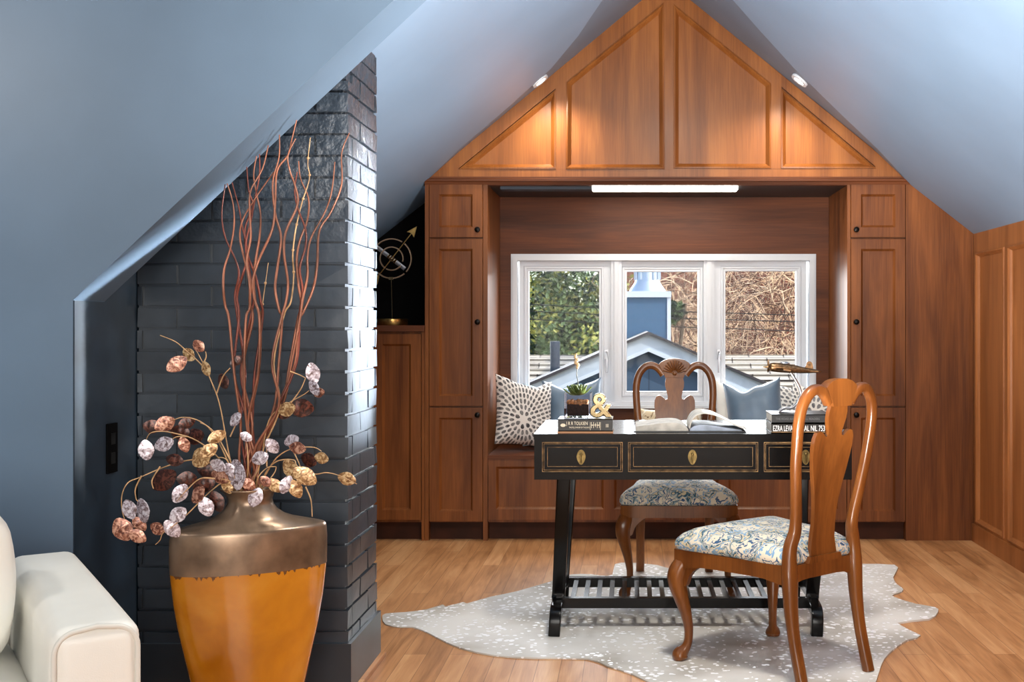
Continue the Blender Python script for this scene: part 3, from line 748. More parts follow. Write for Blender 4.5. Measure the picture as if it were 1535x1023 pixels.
for a, b, c in drs:
    x0, x1 = dx(a) + .002, dx(b) - .002; z0, z1 = zA + .002, zB - .002
    bm = NB(); loops(bm, [(x0, z0), (x1, z0), (x1, z1), (x0, z1)], [(0, .02), (0, .004), (.002, .002), (.014, .002), (.017, .006), (.019, .006)], lambda p, q, d: Vector((p, DY0 + d, q)))
    dr = obj('drawer', bm, 'lacquer', desk, smooth=30)
    bm = NB()
    for ins, w, dep in ((-.004, .0018, -.0015), (.002, .0013, .0005), (.0155, .0012, .0035)):
        R = inset([(x0, z0), (x1, z0), (x1, z1), (x0, z1)], ins); R2 = inset([(x0, z0), (x1, z0), (x1, z1), (x0, z1)], ins + w)
        for i in range(4):
            j = (i + 1) % 4; xz(bm, [R[i], R[j], R2[j], R2[i]], DY0 + dep, DY0 + dep + .004)
    obj('gold_line', bm, 'inlay', dr, smooth=0)
    bm = NB(); cx, cz = dx(c), dz(686)
    plate = [(cx + .017 * math.sin(t) * (1 - .25 * max(0, -math.cos(t))), cz + .029 * math.cos(t)) for t in [2 * PI * k / 28 for k in range(28)]]
    xz(bm, plate, DY0 + .002, DY0 + .007)
    pl = obj('pull_plate', bm, 'brass', dr, bevel=.0012)
    bm = NB(); sphere(bm, Vector((cx, DY0 - .004, cz + .012)), .0055); sweep(bm, catmull([(cx, DY0 - .004, cz + .012), (cx, DY0 - .007, cz), (cx, DY0 - .004, cz - .02)], 4), [(.003 + .0045 * k / 8, .003) for k in range(9)], up=(1, 0, 0), n=8)
    obj('pull_drop', bm, 'brass', pl)
YC = (DY0 + DY1) / 2
LEGP = [(4.425, .62), (4.43, .52), (4.455, .4), (4.495, .27), (4.525, .17), (4.53, .125), (4.50, .102), (4.45, .098), (4.405, .09), (4.385, .065), (4.38, .03), (4.38, .0)]
for xt, xb in ((-.262, -.297), (.748, .716)):
    for sgn in (1, -1):
        pts = []
        for y, z in LEGP:
            yy = y if sgn > 0 else 2 * YC - y
            pts.append((xb + (xt - xb) * min(1, z / .6), yy, z + .0075 * (1 - min(1, z / .1))))
        c = catmull(pts, 4)
        bm = NB(); sweep(bm, c, [(.019, .026 if p.z > .11 else .0225) for p in c], up=(1, 0, 0), n=20, e=12)
        obj('leg', bm, 'lacquer', desk, smooth=40)
for y0, y1 in ((4.475, 4.505), (4.835, 4.87)):
    bm = NB(); box(bm, -.27, .70, y0, y1, .088, .128); obj('shelf_rail', bm, 'lacquer', desk, bevel=.003)
for k in range(18):
    x = -.232 + k * .0512
    bm = NB(); box(bm, x - .0095, x + .0095, 4.50, 4.84, .106, .122); obj('slat', bm, 'lacquer', desk, bevel=.003)
for x in (-.285, .725):
    bm = NB(); box(bm, x - .012, x + .012, 4.50, 4.86, .1, .135); obj('side_rail', bm, 'lacquer', desk, bevel=.003)

# ------------------------------------------------------------------ chairs
def make_chair(label, mat):
    o = thing('side_chair', label, 'chair')
    wf, yf, wb, yb = .258, .238, .172, -.228
    def outline(k):
        a = [(-wb - k, yb - k * .3), (wb + k, yb - k * .3), (wf + k, yf - .05), (wf + k - .012, yf + k - .012), (wf - .06, yf + k + .008), (0, yf + k + .016), (-wf + .06, yf + k + .008), (-wf - k + .012, yf + k - .012), (-wf - k, yf - .05)]
        return a
    bm = NB(); ol = outline(0)
    # seat frame: top ring of rails with a shaped lower edge
    def rail(p, q, drop=.0, n=10):
        p, q = Vector(p), Vector(q); d = (q - p); nn = Vector((-d.y, d.x)).normalized() * .022
        top, low = [], []
        for i in range(n + 1):
            t = i / n; s = abs(2 * t - 1); zl_ = .345 - drop * max(0, s - .55) / .45
            top.append((t, zl_))
        poly = [(t, .396) for t, _ in top] + [(t, z) for t, z in reversed(top)]
        prism(bm, poly, lambda t, z: Vector((p.x + d.x * t, p.y + d.y * t, z)), lambda t, z: Vector((p.x + d.x * t + nn.x, p.y + d.y * t + nn.y, z)))
    rail((wb, yb), (wf, yf - .03), .018); rail((-wf, yf - .03), (-wb, yb), .018); rail((-wb, yb - .012), (wb, yb - .012), .016)
    fr = [(wf, yf - .03), (wf, yf - .005), (wf - .012, yf + .004), (wf - .06, yf + .01), (0, yf + .016), (-wf + .06, yf + .01), (-wf + .012, yf + .004), (-wf, yf - .005), (-wf, yf - .03)]
    xy(bm, fr, .345, .396)
    obj('seat_frame', bm, mat, o, smooth=40)
    # cushion
    base = catmull([(-wb, yb + .01), (0, yb + .006), (wb, yb + .01), ((wb + wf) / 2, .0), (wf - .002, yf - .05), (wf - .014, yf - .006), (wf - .07, yf + .006), (0, yf + .012), (-wf + .07, yf + .006), (-wf + .014, yf - .006), (-wf + .002, yf - .05), (-(wb + wf) / 2, 0)], 5, True)
    bm = NB(); prev = None; c = Vector((0, .01))
    for s, z in ((.9, .397), (.985, .397), (1.02, .408), (1.022, .42), (1.0, .434), (.94, .45), (.82, .467), (.64, .48), (.42, .488), (.2, .492), (.04, .493)):
        cur = [bm.verts.new(((c.x + (p.x - c.x) * s), c.y + (p.y - c.y) * s, z)) for p in base]
        if prev:
            for i in range(len(cur)): bm.faces.new((prev[i], prev[(i + 1) % len(cur)], cur[(i + 1) % len(cur)], cur[i]))
        else: bm.faces.new(cur)
        prev = cur
    bm.faces.new(prev); obj('seat_cushion', bm, 'floral', o, smooth=60)
    # cabriole front legs
    for sx in (-1, 1):
        bx_, by_ = sx * (wf - .03), yf - .028; od = Vector((sx * .75, .66, 0))
        prof = [(.39, 0, .026), (.355, .002, .028), (.335, .012, .032), (.305, .026, .034), (.27, .026, .031), (.22, .012, .025), (.165, -.004, .0195), (.11, -.014, .0155), (.065, -.012, .0145), (.04, -.002, .0165), (.024, .012, .024), (.012, .017, .027), (.0, .016, .023)]
        pts = catmull([Vector((bx_, by_, z)) + od * f for z, f, r in prof], 4)
        rr = catmull([(r, 0, 0) for z, f, r in prof], 4)
        bm = NB(); sweep(bm, pts, [(r.x, r.x) for r in rr], up=(0, 1, 0), n=14, e=2.5)
        for dirx, diry in ((-sx, 0), (-sx * .22, -1)):
            dv = Vector((dirx, diry, 0)).normalized(); p0 = Vector((bx_, by_, 0)) + Vector((sx * .012, .012, 0)); side = Vector((-dv.y, dv.x, 0)) * .011
            poly = [(.02, .347), (.105, .347), (.085, .338), (.062, .322), (.045, .30), (.034, .27), (.02, .26)]
            prism(bm, poly, lambda t, z: p0 + dv * t + side + Vector((0, 0, z)), lambda t, z: p0 + dv * t - side + Vector((0, 0, z)))
        obj('front_leg', bm, mat, o, smooth=50)
    # back posts: leg and hoop in one piece
    BP = [(0, .168, -.30), (.06, .167, -.284), (.15, .167, -.262), (.25, .167, -.246), (.34, .166, -.24), (.42, .165, -.236), (.465, .158, -.236), (.51, .146, -.244), (.58, .152, -.257), (.66, .168, -.271), (.75, .186, -.286), (.84, .196, -.301), (.91, .195, -.312), (.96, .181, -.319), (.992, .155, -.324), (1.003, .125, -.326), (.997, .096, -.326), (.978, .072, -.324), (.955, .055, -.321)]
    for sx in (-1, 1):
        pts = catmull([(sx * x, y, z) for z, x, y in BP], 4)
        sec = [(.0185 + .0055 * max(0, 1 - abs(p.z - .38) / .2) + .002 * (p.z < .4), .0165 + .008 * max(0, 1 - abs(p.z - .36) / .2)) for p in pts]
        bm = NB(); sweep(bm, pts, sec, up=(0, 1, 0), n=14, e=3)
        obj('back_post', bm, mat, o, smooth=50)
    def yback(z):
        for (z0, x0, y0), (z1, x1, y1) in zip(BP, BP[1:14]):
            if z0 <= z <= z1: return y0 + (y1 - y0) * (z - z0) / (z1 - z0)
        return -.322
    # splat: vase outline, bent to follow the posts
    half = [(.0, .40), (.066, .40), (.064, .43), (.058, .47), (.0545, .52), (.055, .565), (.061, .61), (.072, .66), (.085, .71), (.096, .76), (.102, .80), (.101, .83), (.092, .851), (.076, .856), (.06, .848), (.046, .835), (.036, .838), (.034, .85), (.04, .875), (.0465, .90), (.047, .92), (.043, .938), (.043, .955)]
    ol = [(x, z) for x, z in half[1:]] + [(-x, z) for x, z in reversed(half[1:])]
    bm = NB(); sheet(bm, ol, .022, lambda x, z, s: Vector((x, yback(z) + (.008 if s else -.008) + .012 * math.sin((z - .4) / .55 * PI), z)))
    obj('splat', bm, mat, o, smooth=40)
    # crest with carved shell on the front
    cr_ = [(-.046, .942), (.046, .942), (.052, .958), (.066, .985), (.079, 1.008), (.07, 1.018), (.05, 1.03), (.026, 1.036), (0, 1.038), (-.026, 1.036), (-.05, 1.03), (-.07, 1.018), (-.079, 1.008), (-.066, .985), (-.052, .958)]
    bm = NB(); sheet(bm, cr_, .014, lambda x, z, s: Vector((x, -.322 + (.017 if s else -.018), z)))
    cre = obj('crest_rail', bm, mat, o, smooth=45, bevel=.003)
    bm = NB()
    for k in range(11):
        a = math.radians(90 + (k - 5) * 15.5); L = .062 if abs(k - 5) < 3 else .058
        p0 = Vector((math.cos(a) * .014, -.304, .964 + math.sin(a) * .014)); p1 = Vector((math.cos(a) * L, -.301, .968 + math.sin(a) * L))
        n_ = 6; pts = [p0.lerp(p1, i / n_) for i in range(n_ + 1)]
        sweep(bm, pts, [(.0022 + .0052 * i / n_, .004 + .003 * math.sin(i / n_ * PI)) for i in range(n_ + 1)], up=(0, 1, 0), n=8)
    sphere(bm, Vector((0, -.303, .963)), .011, 12, (1, .5, 1))
    obj('shell_carving', bm, mat, cre, smooth=50)
    for ch in list(o.children) + list(cre.children):
        for v in ch.data.vertices:
            if v.co.z > .5: v.co.z = .5 + (v.co.z - .5) * .965; v.co.y += .015 * min(1, (v.co.z - .5) / .5); v.co.x *= 1 - .05 * min(1, max(0, (v.co.z - .6) / .2)) * min(1, abs(v.co.x) / .15)
    bm = NB(); xz(bm, [(-.085, .396), (.085, .396), (.076, .418), (-.076, .418)], -.252, -.226)
    obj('splat_shoe', bm, mat, o, bevel=.004)
    return o
near = make_chair('orange brown carved chair in front of the desk, its back towards us', 'chair')
near['group'] = 'carved dining chairs at the desk'
near.location = (.502, 4.05, .0075); near.rotation_euler.z = math.radians(39.5)
far = copy_tree(near)
far['label'] = 'carved chair behind the desk with a shell crest facing us'
far.location = (.212, 5.235, .0075); far.rotation_euler.z = math.radians(180); far.scale = (1, 1, 1.018)

# ------------------------------------------------------------------ sofa
sofa = thing('sofa', 'white leather sofa with welted arm at the left edge', 'sofa', (-1.0, 2.319, 0), math.radians(33.7))
def soft(bm, x0, x1, y0, y1, z0, z1, r, puff=0.0, n=8):
    """rounded box with a slightly inflated surface"""
    vs0 = set(bm.verts)
    bmesh.ops.create_cube(bm, size=1, matrix=Matrix.Translation(((x0 + x1) / 2, (y0 + y1) / 2, (z0 + z1) / 2)) @ Matrix.Diagonal((x1 - x0, y1 - y0, z1 - z0, 1)))
    new = [v for v in bm.verts if v not in vs0]
    es = list({e for v in new for e in v.link_edges})
    bmesh.ops.bevel(bm, geom=es, offset=r, segments=6, affect='EDGES', profile=.5)
    bmesh.ops.subdivide_edges(bm, edges=[e for e in bm.edges if e.calc_length() > .12], cuts=6, use_grid_fill=True)
    c = Vector(((x0 + x1) / 2, (y0 + y1) / 2, (z0 + z1) / 2)); hx, hy, hz = (x1 - x0) / 2, (y1 - y0) / 2, (z1 - z0) / 2
    for v in bm.verts:
        if v in vs0: continue
        u = ((v.co.x - c.x) / hx, (v.co.y - c.y) / hy, (v.co.z - c.z) / hz)
        f = lambda a, b: max(0, 1 - a * a) * max(0, 1 - b * b)
        v.co += Vector((u[0] ** 5 * f(u[1], u[2]), u[1] ** 5 * f(u[0], u[2]), u[2] ** 5 * f(u[0], u[1]))) * puff
def arm(x0, x1):
    bm = NB(); soft(bm, x0, x1, 0, .9, .06, .60, .035, .008)
    a = obj('arm', bm, 'leather', sofa, smooth=60)
    R = [(x0 + .007, .07)] + [(x0 + .007 + .045 * (1 - math.cos(t)), .548 + .045 * math.sin(t)) for t in [PI / 2 * k / 8 for k in range(9)]] + [((x0 + x1) / 2, .5975)] + [(x1 - .007 - .045 * (1 - math.cos(t)), .548 + .045 * math.sin(t)) for t in [PI / 2 * (8 - k) / 8 for k in range(9)]] + [(x1 - .007, .07)]
    bm = NB(); sweep(bm, [(p[0], .007, p[1]) for p in R], (.0055, .0055), n=8)
    obj('welt', bm, 'welt', a, smooth=60)
arm(-.168, 0); arm(-2.07, -1.9)
bm = NB(); soft(bm, -1.9, -.168, .03, .9, .06, .28, .015); obj('base', bm, 'leather', sofa, smooth=60)
for a, b in ((-1.03, -.178), (-1.895, -1.04)):
    bm = NB(); soft(bm, a, b, .0, .74, .282, .445, .05, .02); obj('seat_cushion', bm, 'leather', sofa, smooth=60)
    bm = NB(); soft(bm, a + .01, b - .035, .34, .66, .45, .79, .06, .03)
    obj('back_cushion', bm, 'leather', sofa, smooth=60)
bm = NB(); soft(bm, -1.9, -.168, .74, .9, .28, .6, .03, .01); obj('back_frame', bm, 'leather', sofa, smooth=60)
for x in (-1.98, -.09):
    for y in (.06, .84):
        bm = NB(); lathe(bm, [(.02, 0), (.025, .062)], 12, (x, y, 0)); obj('foot', bm, 'knob', sofa)

# ------------------------------------------------------------------ vase and dried arrangement
VC = Vector(((375 - CX) / 500, 3.40, 0))
vase = thing('floor_vase', 'tall flattened orange vase with an aged bronze shoulder, before the brick chimney', 'vase', VC, math.radians(26))
body = [(.115, 0), (.135, .004), (.147, .06), (.163, .134), (.182, .22), (.200, .30), (.214, .38), (.222, .45), (.2245, .478)]
bm = NB(); lathe(bm, [(r, z, r * (.78 - .31 * min(1, z / .4))) for r, z in body], 64); obj('body', bm, 'glaze', vase, smooth=60)
sh = [(.2255, .478), (.2265, .52), (.2265, .56), (.2245, .59), (.222, .598), (.217, .6025), (.209, .605), (.175, .613), (.13, .624), (.1, .636), (.078, .652), (.067, .668), (.064, .682), (.068, .697), (.078, .708), (.086, .714), (.086, .718), (.08, .717), (.066, .70), (.058, .68), (.056, .60)]
def ryy(r, z): return r * (.47 if z < .605 else .47 + .43 * min(1, (z - .605) / .045))
bm = NB(); lathe(bm, [(r, z, ryy(r, z) if z > .61 or r > .1 else r * .9) for r, z in sh], 64); s_ = obj('shoulder', bm, 'vasebronze', vase, smooth=40)
s_['label'] = 'aged bronze shoulder and neck'

O1, S1 = (320, 180), 3.41
TW = [[(70, 325), (100, 430), (105, 540), (85, 660), (55, 760), (50, 860), (60, 950), (80, 1023)],
      [(60, 330), (42, 480), (60, 600), (110, 710), (130, 790), (110, 900), (125, 1023)],
      [(95, 320), (130, 450), (145, 540), (165, 620), (175, 700), (150, 790), (120, 900), (130, 1010)],
      [(280, 130), (250, 250), (190, 360), (185, 470), (190, 600), (170, 720), (185, 850), (185, 960), (165, 1023)],
      [(220, 185), (205, 280), (220, 380), (240, 480), (235, 600), (215, 720), (205, 830), (215, 930), (240, 1023)],
      [(310, 265), (220, 390), (150, 510), (135, 600), (160, 720), (190, 830), (185, 930), (200, 1023)],
      [(337, 75), (335, 190), (305, 300), (305, 400), (320, 500), (345, 600), (330, 730), (315, 860), (335, 970), (350, 1023)],
      [(425, 0), (400, 100), (380, 180), (325, 260), (315, 420), (300, 560), (230, 720), (200, 830), (210, 920), (235, 1023)],
      [(420, 95), (380, 180), (390, 260), (415, 330), (430, 430), (370, 570), (360, 680), (380, 830), (370, 930), (345, 1023)],
      [(435, 210), (445, 300), (485, 400), (480, 510), (440, 620), (425, 720), (435, 850), (450, 950), (430, 1023)],
      [(428, 265), (415, 360), (430, 450), (470, 560), (470, 650), (440, 760), (455, 870), (440, 1000)],
      [(495, 90), (482, 220), (490, 300), (450, 430), (420, 560), (405, 690), (410, 800), (395, 930), (360, 1000)],
      [(620, 215), (605, 360), (570, 470), (500, 600), (480, 700), (480, 800), (455, 920), (440, 1023)],
      [(695, 65), (655, 170), (655, 330), (600, 470), (540, 570), (530, 740), (510, 860), (460, 980), (430, 1040)],
      [(235, 175), (235, 280), (212, 400), (190, 520), (165, 640), (180, 760), (205, 900), (190, 1010)],
      [(170, 240), (180, 360), (200, 440), (160, 560), (175, 690), (215, 800), (240, 920), (250, 1020)],
      [(455, 385), (432, 500), (412, 640), (300, 620), (280, 730), (262, 860), (248, 960), (240, 1023)][4:]]
TWL = ['leftmost of the straight copper twigs', 'copper twig bowing furthest to the left', 'short copper twig crossing behind the leftmost ones', 'copper twig curling up to the slanted soffit edge',
       'copper twig with a loose S bend, left of centre', 'copper twig slanting up to the right and crossing its neighbours', 'slim copper twig left of the tallest one', 'tallest copper twig, reaching the slanted soffit',
       'copper twig forking beside the tallest one', 'copper twig with a wide bow at mid chimney', 'copper twig crossing the wide bowed one', 'faint knotted twig with a beaded upper end', 'second copper twig from the brick corner, ending lower',
       'copper twig leaning furthest right to the brick corner', 'thin copper twig hidden among the left bundle', 'thin dark twig at the back of the left bundle', 'pale knotted short twig between the two bundles']
for i, (tw, lb) in enumerate(zip(TW, TWL)):
    pts = [(O1[0] + x / S1, O1[1] + y / S1) for x, y in tw]
    xe = pts[-1][0]; left = xe < 405; ye = pts[-1][1]
    xb = 362 + (i * 7) % 26
    off = 10 * math.sin(i * 2.1)
    if left: pts += [(xe * .6 + .4 * 362 + off, 560), (xe * .35 + .65 * 370 - off * .6, 635), (xb * .9 + .1 * xe, 700)]
    else: pts += [(xe * .7 + .3 * 405 + off, 545), (xe * .45 + .55 * 402 - off * .8, 610), (xb * .6 + .4 * 400, 680)]
    dep = random.uniform(-.035, .05)
    w = []
    for k, (px, py) in enumerate(pts):
        t = min(1, max(0, (py - 560) / 180)); Y = 3.40 + dep * (1 - t) + (random.uniform(-.012, .012))
        w.append(P(px, py, Y))
    ang = i * 2.4; w.append(Vector((VC.x + .032 * math.cos(ang), VC.y + .028 * math.sin(ang), .70))); w.append(Vector((VC.x + .03 * math.cos(ang), VC.y + .026 * math.sin(ang), .62)))
    c = catmull(w, 5)
    r0 = .0022 if i in (11, 16) else .0034
    bm = NB(); sweep(bm, c, [(r0 * .5 + r0 * min(1, k / 25) * .65,) * 2 for k in range(len(c))], n=7)
    if i in (11, 16):
        for k in range(4, len(c) // 2, 5): sphere(bm, c[k], .0045, 8)
    o = obj('twig', bm, 'straw' if i in (11, 16) else ('twigdark' if i in (1, 2, 14, 15, 10) else 'twig'), smooth=60)
    tag(o, lb, 'twig', 'dried twigs in the floor vase')

def leaf(parent, px, py, size, ang, mat, Y, asp=.66, face=0.0, tip=0.0):
    """dished oval seed leaf of real thickness"""
    c = P(px, py, Y); L = size * 1.12 / F * Y / 2
    bm = NB(); n, rings = 18, 5
    rot = Matrix.Rotation(ang, 4, 'Y'); tl = Matrix.Rotation(face, 4, 'Z')
    def pt(r, a, side):
        x = r * math.cos(a) * L * (1 + tip * .3 * max(0, math.cos(a)) ** 4); z = r * math.sin(a) * L * asp * (1.04 - .32 * abs(math.cos(a)) ** 1.5)
        y = -.07 * L * (1 - r * r) + side * .0009
        return c + tl @ (rot @ Vector((x, y + .0006 * math.sin(9 * x / L), z)))
    front = [[bm.verts.new(pt(r / rings, 2 * PI * k / n, -1)) for k in range(n)] for r in range(1, rings + 1)]
    back = [[bm.verts.new(pt(r / rings, 2 * PI * k / n, 1)) for k in range(n)] for r in range(1, rings + 1)]
    cf, cb = bm.verts.new(pt(0, 0, -1)), bm.verts.new(pt(0, 0, 1))
    for k in range(n):
        j = (k + 1) % n
        bm.faces.new((cf, front[0][k], front[0][j])); bm.faces.new((cb, back[0][j], back[0][k]))
        for r in range(rings - 1):
            bm.faces.new((front[r][k], front[r + 1][k], front[r + 1][j], front[r][j])); bm.faces.new((back[r][j], back[r + 1][j], back[r + 1][k], back[r][k]))
        bm.faces.new((front[-1][k], back[-1][k], back[-1][j], front[-1][j]))
    obj('leaf', bm, mat, parent, smooth=60)
S_, C_, G_, K_ = 'leafsilver', 'leafcopper', 'leafgold', 'leafdark'
SPRAY = [
    ('spray of copper leaves standing up at the left of the twigs', 3.36, [[(360, 735), (345, 690), (330, 610), (318, 575), (302, 540), (289, 517)], [(313, 562), (300, 545), (277, 524), (262, 512), (240, 503)], [(305, 545), (309, 535), (308, 527)], [(325, 590), (334, 565), (345, 552)], [(345, 655), (352, 640), (358, 628)]],
     [(298, 519, 19, .9, C_), (265, 546, 30, -.6, C_), (283, 532, 22, .7, G_), (309, 553, 22, 1.1, G_), (355, 541, 20, -.6, K_), (353, 629, 24, -.8, S_), (335, 572, 22, 1.2, K_)]),
    ('upper left arching spray with a copper leaf at its tip', 3.33, [[(358, 737), (345, 700), (321, 652), (300, 632), (275, 626), (258, 631)], [(345, 690), (326, 655), (312, 640), (300, 634)]],
     [(247, 636, 28, -.45, C_), (280, 634, 22, -.3, K_), (228, 640, 24, .2, K_), (270, 648, 26, .1, K_)]),
    ('left arching spray ending in a hanging silver leaf', 3.30, [[(352, 737), (330, 690), (295, 661), (262, 650), (240, 647), (225, 650), (219, 660)], [(282, 655), (266, 655), (256, 660)]],
     [(219, 675, 28, 1.45, S_), (246, 666, 28, -.35, S_), (292, 655, 30, -.3, K_), (276, 667, 22, 1.2, C_), (325, 655, 26, -.5, G_)]),
    ('long drooping spray reaching furthest left with a cluster of leaves', 3.27, [[(355, 739), (330, 704), (300, 690), (270, 693), (240, 703), (210, 716), (192, 724), (183, 742), (183, 765), (189, 785), (192, 792)], [(212, 714), (203, 733), (204, 748), (207, 752)], [(240, 700), (228, 720), (230, 733)]],
     [(194, 764, 28, 1.2, S_), (214, 766, 34, 1.3, S_), (184, 794, 34, 1.1, C_), (206, 804, 26, .6, C_), (209, 786, 24, .9, C_), (246, 720, 40, -.6, K_), (302, 686, 34, -.7, G_), (313, 676, 26, -.6, G_), (262, 690, 24, .2, K_)]),
    ('lower left spray ending in a curled stem tip', 3.26, [[(352, 739), (335, 725), (318, 735), (300, 752), (280, 772), (258, 790), (244, 800), (240, 810), (233, 817)], [(322, 718), (300, 718), (280, 735), (265, 752)]],
     [(258, 793, 29, .9, S_), (309, 760, 28, 1.2, S_), (267, 772, 26, -.65, S_), (236, 793, 22, .5, C_), (297, 742, 30, -.8, C_), (280, 718, 26, 0, K_), (270, 740, 28, -1.0, S_), (325, 752, 30, 1.2, K_), (306, 727, 30, -.3, K_)]),
    ('short leaves clustered at the vase mouth', 3.31, [[(365, 738), (350, 715), (340, 690), (327, 686)], [(368, 738), (372, 700), (370, 665)], [(358, 738), (352, 720), (354, 706)], [(362, 738), (345, 722), (330, 718)]],
     [(327, 698, 24, .5, S_), (355, 712, 42, 1.45, S_), (369, 655, 18, .6, S_), (330, 715, 28, .4, C_), (345, 705, 22, 1.0, S_), (341, 728, 24, 1.2, G_), (312, 705, 30, .3, K_), (372, 726, 22, .6, C_)]),
    ('right upright spray with two silver leaves high beside the bricks', 3.38, [[(372, 737), (392, 690), (396, 660), (406, 625), (432, 605), (455, 592), (463, 586)], [(432, 610), (450, 585), (458, 567)], [(435, 557), (448, 562), (458, 567)]],
     [(469, 560, 30, 1.35, S_), (471, 582, 24, .9, S_), (478, 589, 18, -.2, C_), (452, 612, 34, .15, K_), (430, 614, 26, -.3, G_), (424, 620, 24, .2, K_)]),
    ('right spray with a round copper leaf at its bent tip', 3.36, [[(385, 738), (405, 700), (420, 682), (442, 672), (470, 671), (482, 677)], [(438, 673), (446, 690), (450, 700)], [(400, 700), (400, 660), (404, 655)]],
     [(437, 661, 24, -.35, S_), (446, 672, 26, .1, C_), (482, 687, 22, .2, G_), (408, 669, 24, .9, S_), (390, 687, 24, -.4, S_), (463, 690, 26, .4, K_)]),
    ('lower right spray with gold leaves and a thin pointed tip past the brick corner', 3.33, [[(388, 739), (398, 710), (415, 692), (440, 690), (446, 700), (470, 711), (490, 709), (510, 714), (535, 726)], [(385, 739), (386, 718), (400, 702), (413, 700)], [(388, 738), (402, 722), (412, 708), (414, 700)], [(458, 730), (466, 750), (468, 775)]],
     [(457, 714, 36, .6, G_), (436, 704, 30, .9, G_), (412, 728, 24, .8, G_), (429, 727, 26, -1.1, S_), (443, 733, 28, 1.1, G_), (383, 746, 28, -1.15, S_), (520, 718, 26, .3, G_), (398, 722, 18, .8, C_)]),
]
for lb, Y0, stems, leaves in SPRAY:
    root = thing('leaf_spray', lb, 'dried flower', VC + Vector((0, 0, .7)), 0, 'dried leaf sprays in the floor vase')
    inv = -Vector(root.location)
    bm = NB()
    for q, st in enumerate(stems):
        n = len(st); pts = []
        for k, (px, py) in enumerate(st):
            t = k / (n - 1)
            Y = 3.385 + (Y0 - 3.385) * min(1, t * 1.6) if q == 0 or py > 733 and k == 0 else Y0
            pts.append(P(px, py, Y) + inv)
        c = catmull(pts, 5); m_ = len(c)
        sweep(bm, c, [(.0024 - .0013 * k / m_,) * 2 for k in range(m_)], n=6)
    obj('stem', bm, 'straw', root, smooth=60)
    k0 = len(root.children)
    for px, py, sz, an, mt in leaves:
        Y = Y0 + random.uniform(-.03, .02) + (.05 if mt == K_ else 0)
        leaf(root, px, py, sz, an, mt, Y, random.uniform(.62, .78), random.uniform(-.5, .5))
    for ch in root.children:
        if ch.name.startswith('leaf') and not ch.name.startswith('leaf_'): ch.data.transform(Matrix.Translation(inv))

# ------------------------------------------------------------------ things on the desk
def T(px, py, Y): return P(px, py, Y)
EPS = .0006
# left stack
bk = thing('closed_book', 'thin tan book lying under the dark thick one at the left of the desk', 'book', (0, 0, 0))
YB = 4.372
sb = F / YB
x0, x1 = (836 - CX) / sb, (918.5 - CX) / sb
bm = NB(); box(bm, x0 - .001, x1 + .001, YB, YB + .16, DT + EPS, DT + .0075); obj('cover', bm, 'thinbook', bk, bevel=.001)
bk = thing('closed_book', 'dark thick book with cream title on its spine, under the glass planter', 'book', (0, 0, 0))
zb0, zb1 = DT + .0082, DT + .0082 + .047
bm = NB(); box(bm, x0, x1, YB, YB + .005, zb0, zb1); box(bm, x0, x1, YB, YB + .158, zb1 - .003, zb1); box(bm, x0, x1, YB, YB + .158, zb0, zb0 + .003)
obj('cover', bm, 'cover', bk, bevel=.001)
bm = NB(); box(bm, x0 + .003, x1 - .003, YB + .005, YB + .154, zb0 + .003, zb1 - .003); obj('pages', bm, 'page', bk, smooth=0)
def tx(s, px, zc, size, mat, par, sx=1.0, y=None, nm='title', ref=None):
    text(nm, s, size, Matrix.Translation(((px - CX) / (F / (y or YB)), (y or YB) - .0003, zc)) @ UPRIGHT, mat, par, sx=sx, ext=.0004)
zm = (zb0 + zb1) / 2
tx('J R R TOLKIEN', 849, zm + .001, .0185, 'cream', bk, .70)
tx('THE FELLOWSHIP OF THE RING', 853, zm - .0115, .0085, 'cream', bk, .66)
tx('|H+H|', 884, zm - .011, .034, 'cream', bk, .5, nm='emblem')
tx('III', 908, zm - .008, .019, 'cream', bk, .8, nm='emblem')
bm = NB(); cxm = (844 - CX) / sb
xz(bm, [(cxm + .010 * math.cos(2 * PI * k / 20), zm + .0065 * math.sin(2 * PI * k / 20)) for k in range(20)], YB - .0008, YB); obj('emblem', bm, 'cream', bk)
# glass cube planter
YP = 4.43
sp_ = F / YP
pl = thing('glass_planter', 'square glass planter with a succulent in gravel and soil, on the dark book', 'planter', ((866 - CX) / sp_, YP + .045, zb1 + .0006))
hw, hh, tk = .053, .096, .005
bm = NB(); box(bm, -hw, hw, -hw, hw, 0, .008)
for q in ((-hw, -hw + tk, -hw, hw), (hw - tk, hw, -hw, hw), (-hw + tk, hw - tk, -hw, -hw + tk), (-hw + tk, hw - tk, hw - tk, hw)): box(bm, q[0], q[1], q[2], q[3], .008, hh)
obj('glass_box', bm, 'glasspot', pl, bevel=.001)
i_ = hw - tk - .006
bm = NB(); box(bm, -i_, i_, -i_, i_, .0085, .052); obj('soil', bm, 'soil', pl, bevel=.006)
bm = NB()
for a in range(7):
    for b in range(7): sphere(bm, Vector((-i_ + .006 + a * i_ / 3.6, -i_ + .006 + b * i_ / 3.6, .056 + random.uniform(-.002, .006))), random.uniform(.006, .0095), 8)
obj('gravel', bm, 'pebble', pl)
pt_ = []
bm = NB()
for k in range(26):
    a = k * 2.4; L = .026 + .036 * (k / 26); el = 1.15 - 1.0 * k / 26
    d = Vector((math.cos(a) * math.cos(el), math.sin(a) * math.cos(el), math.sin(el))); p0 = Vector((0, 0, .088))
    c = catmull([p0, p0 + d * L * .5 + Vector((0, 0, -.004)), p0 + d * L + Vector((0, 0, .012))], 4)
    sweep(bm, c, [(.003 + .011 * math.sin(min(1, i / 8 + .1) * PI) , .003) for i in range(9)], up=(0, 0, 1), n=8)
obj('succulent', bm, 'succulent', pl)
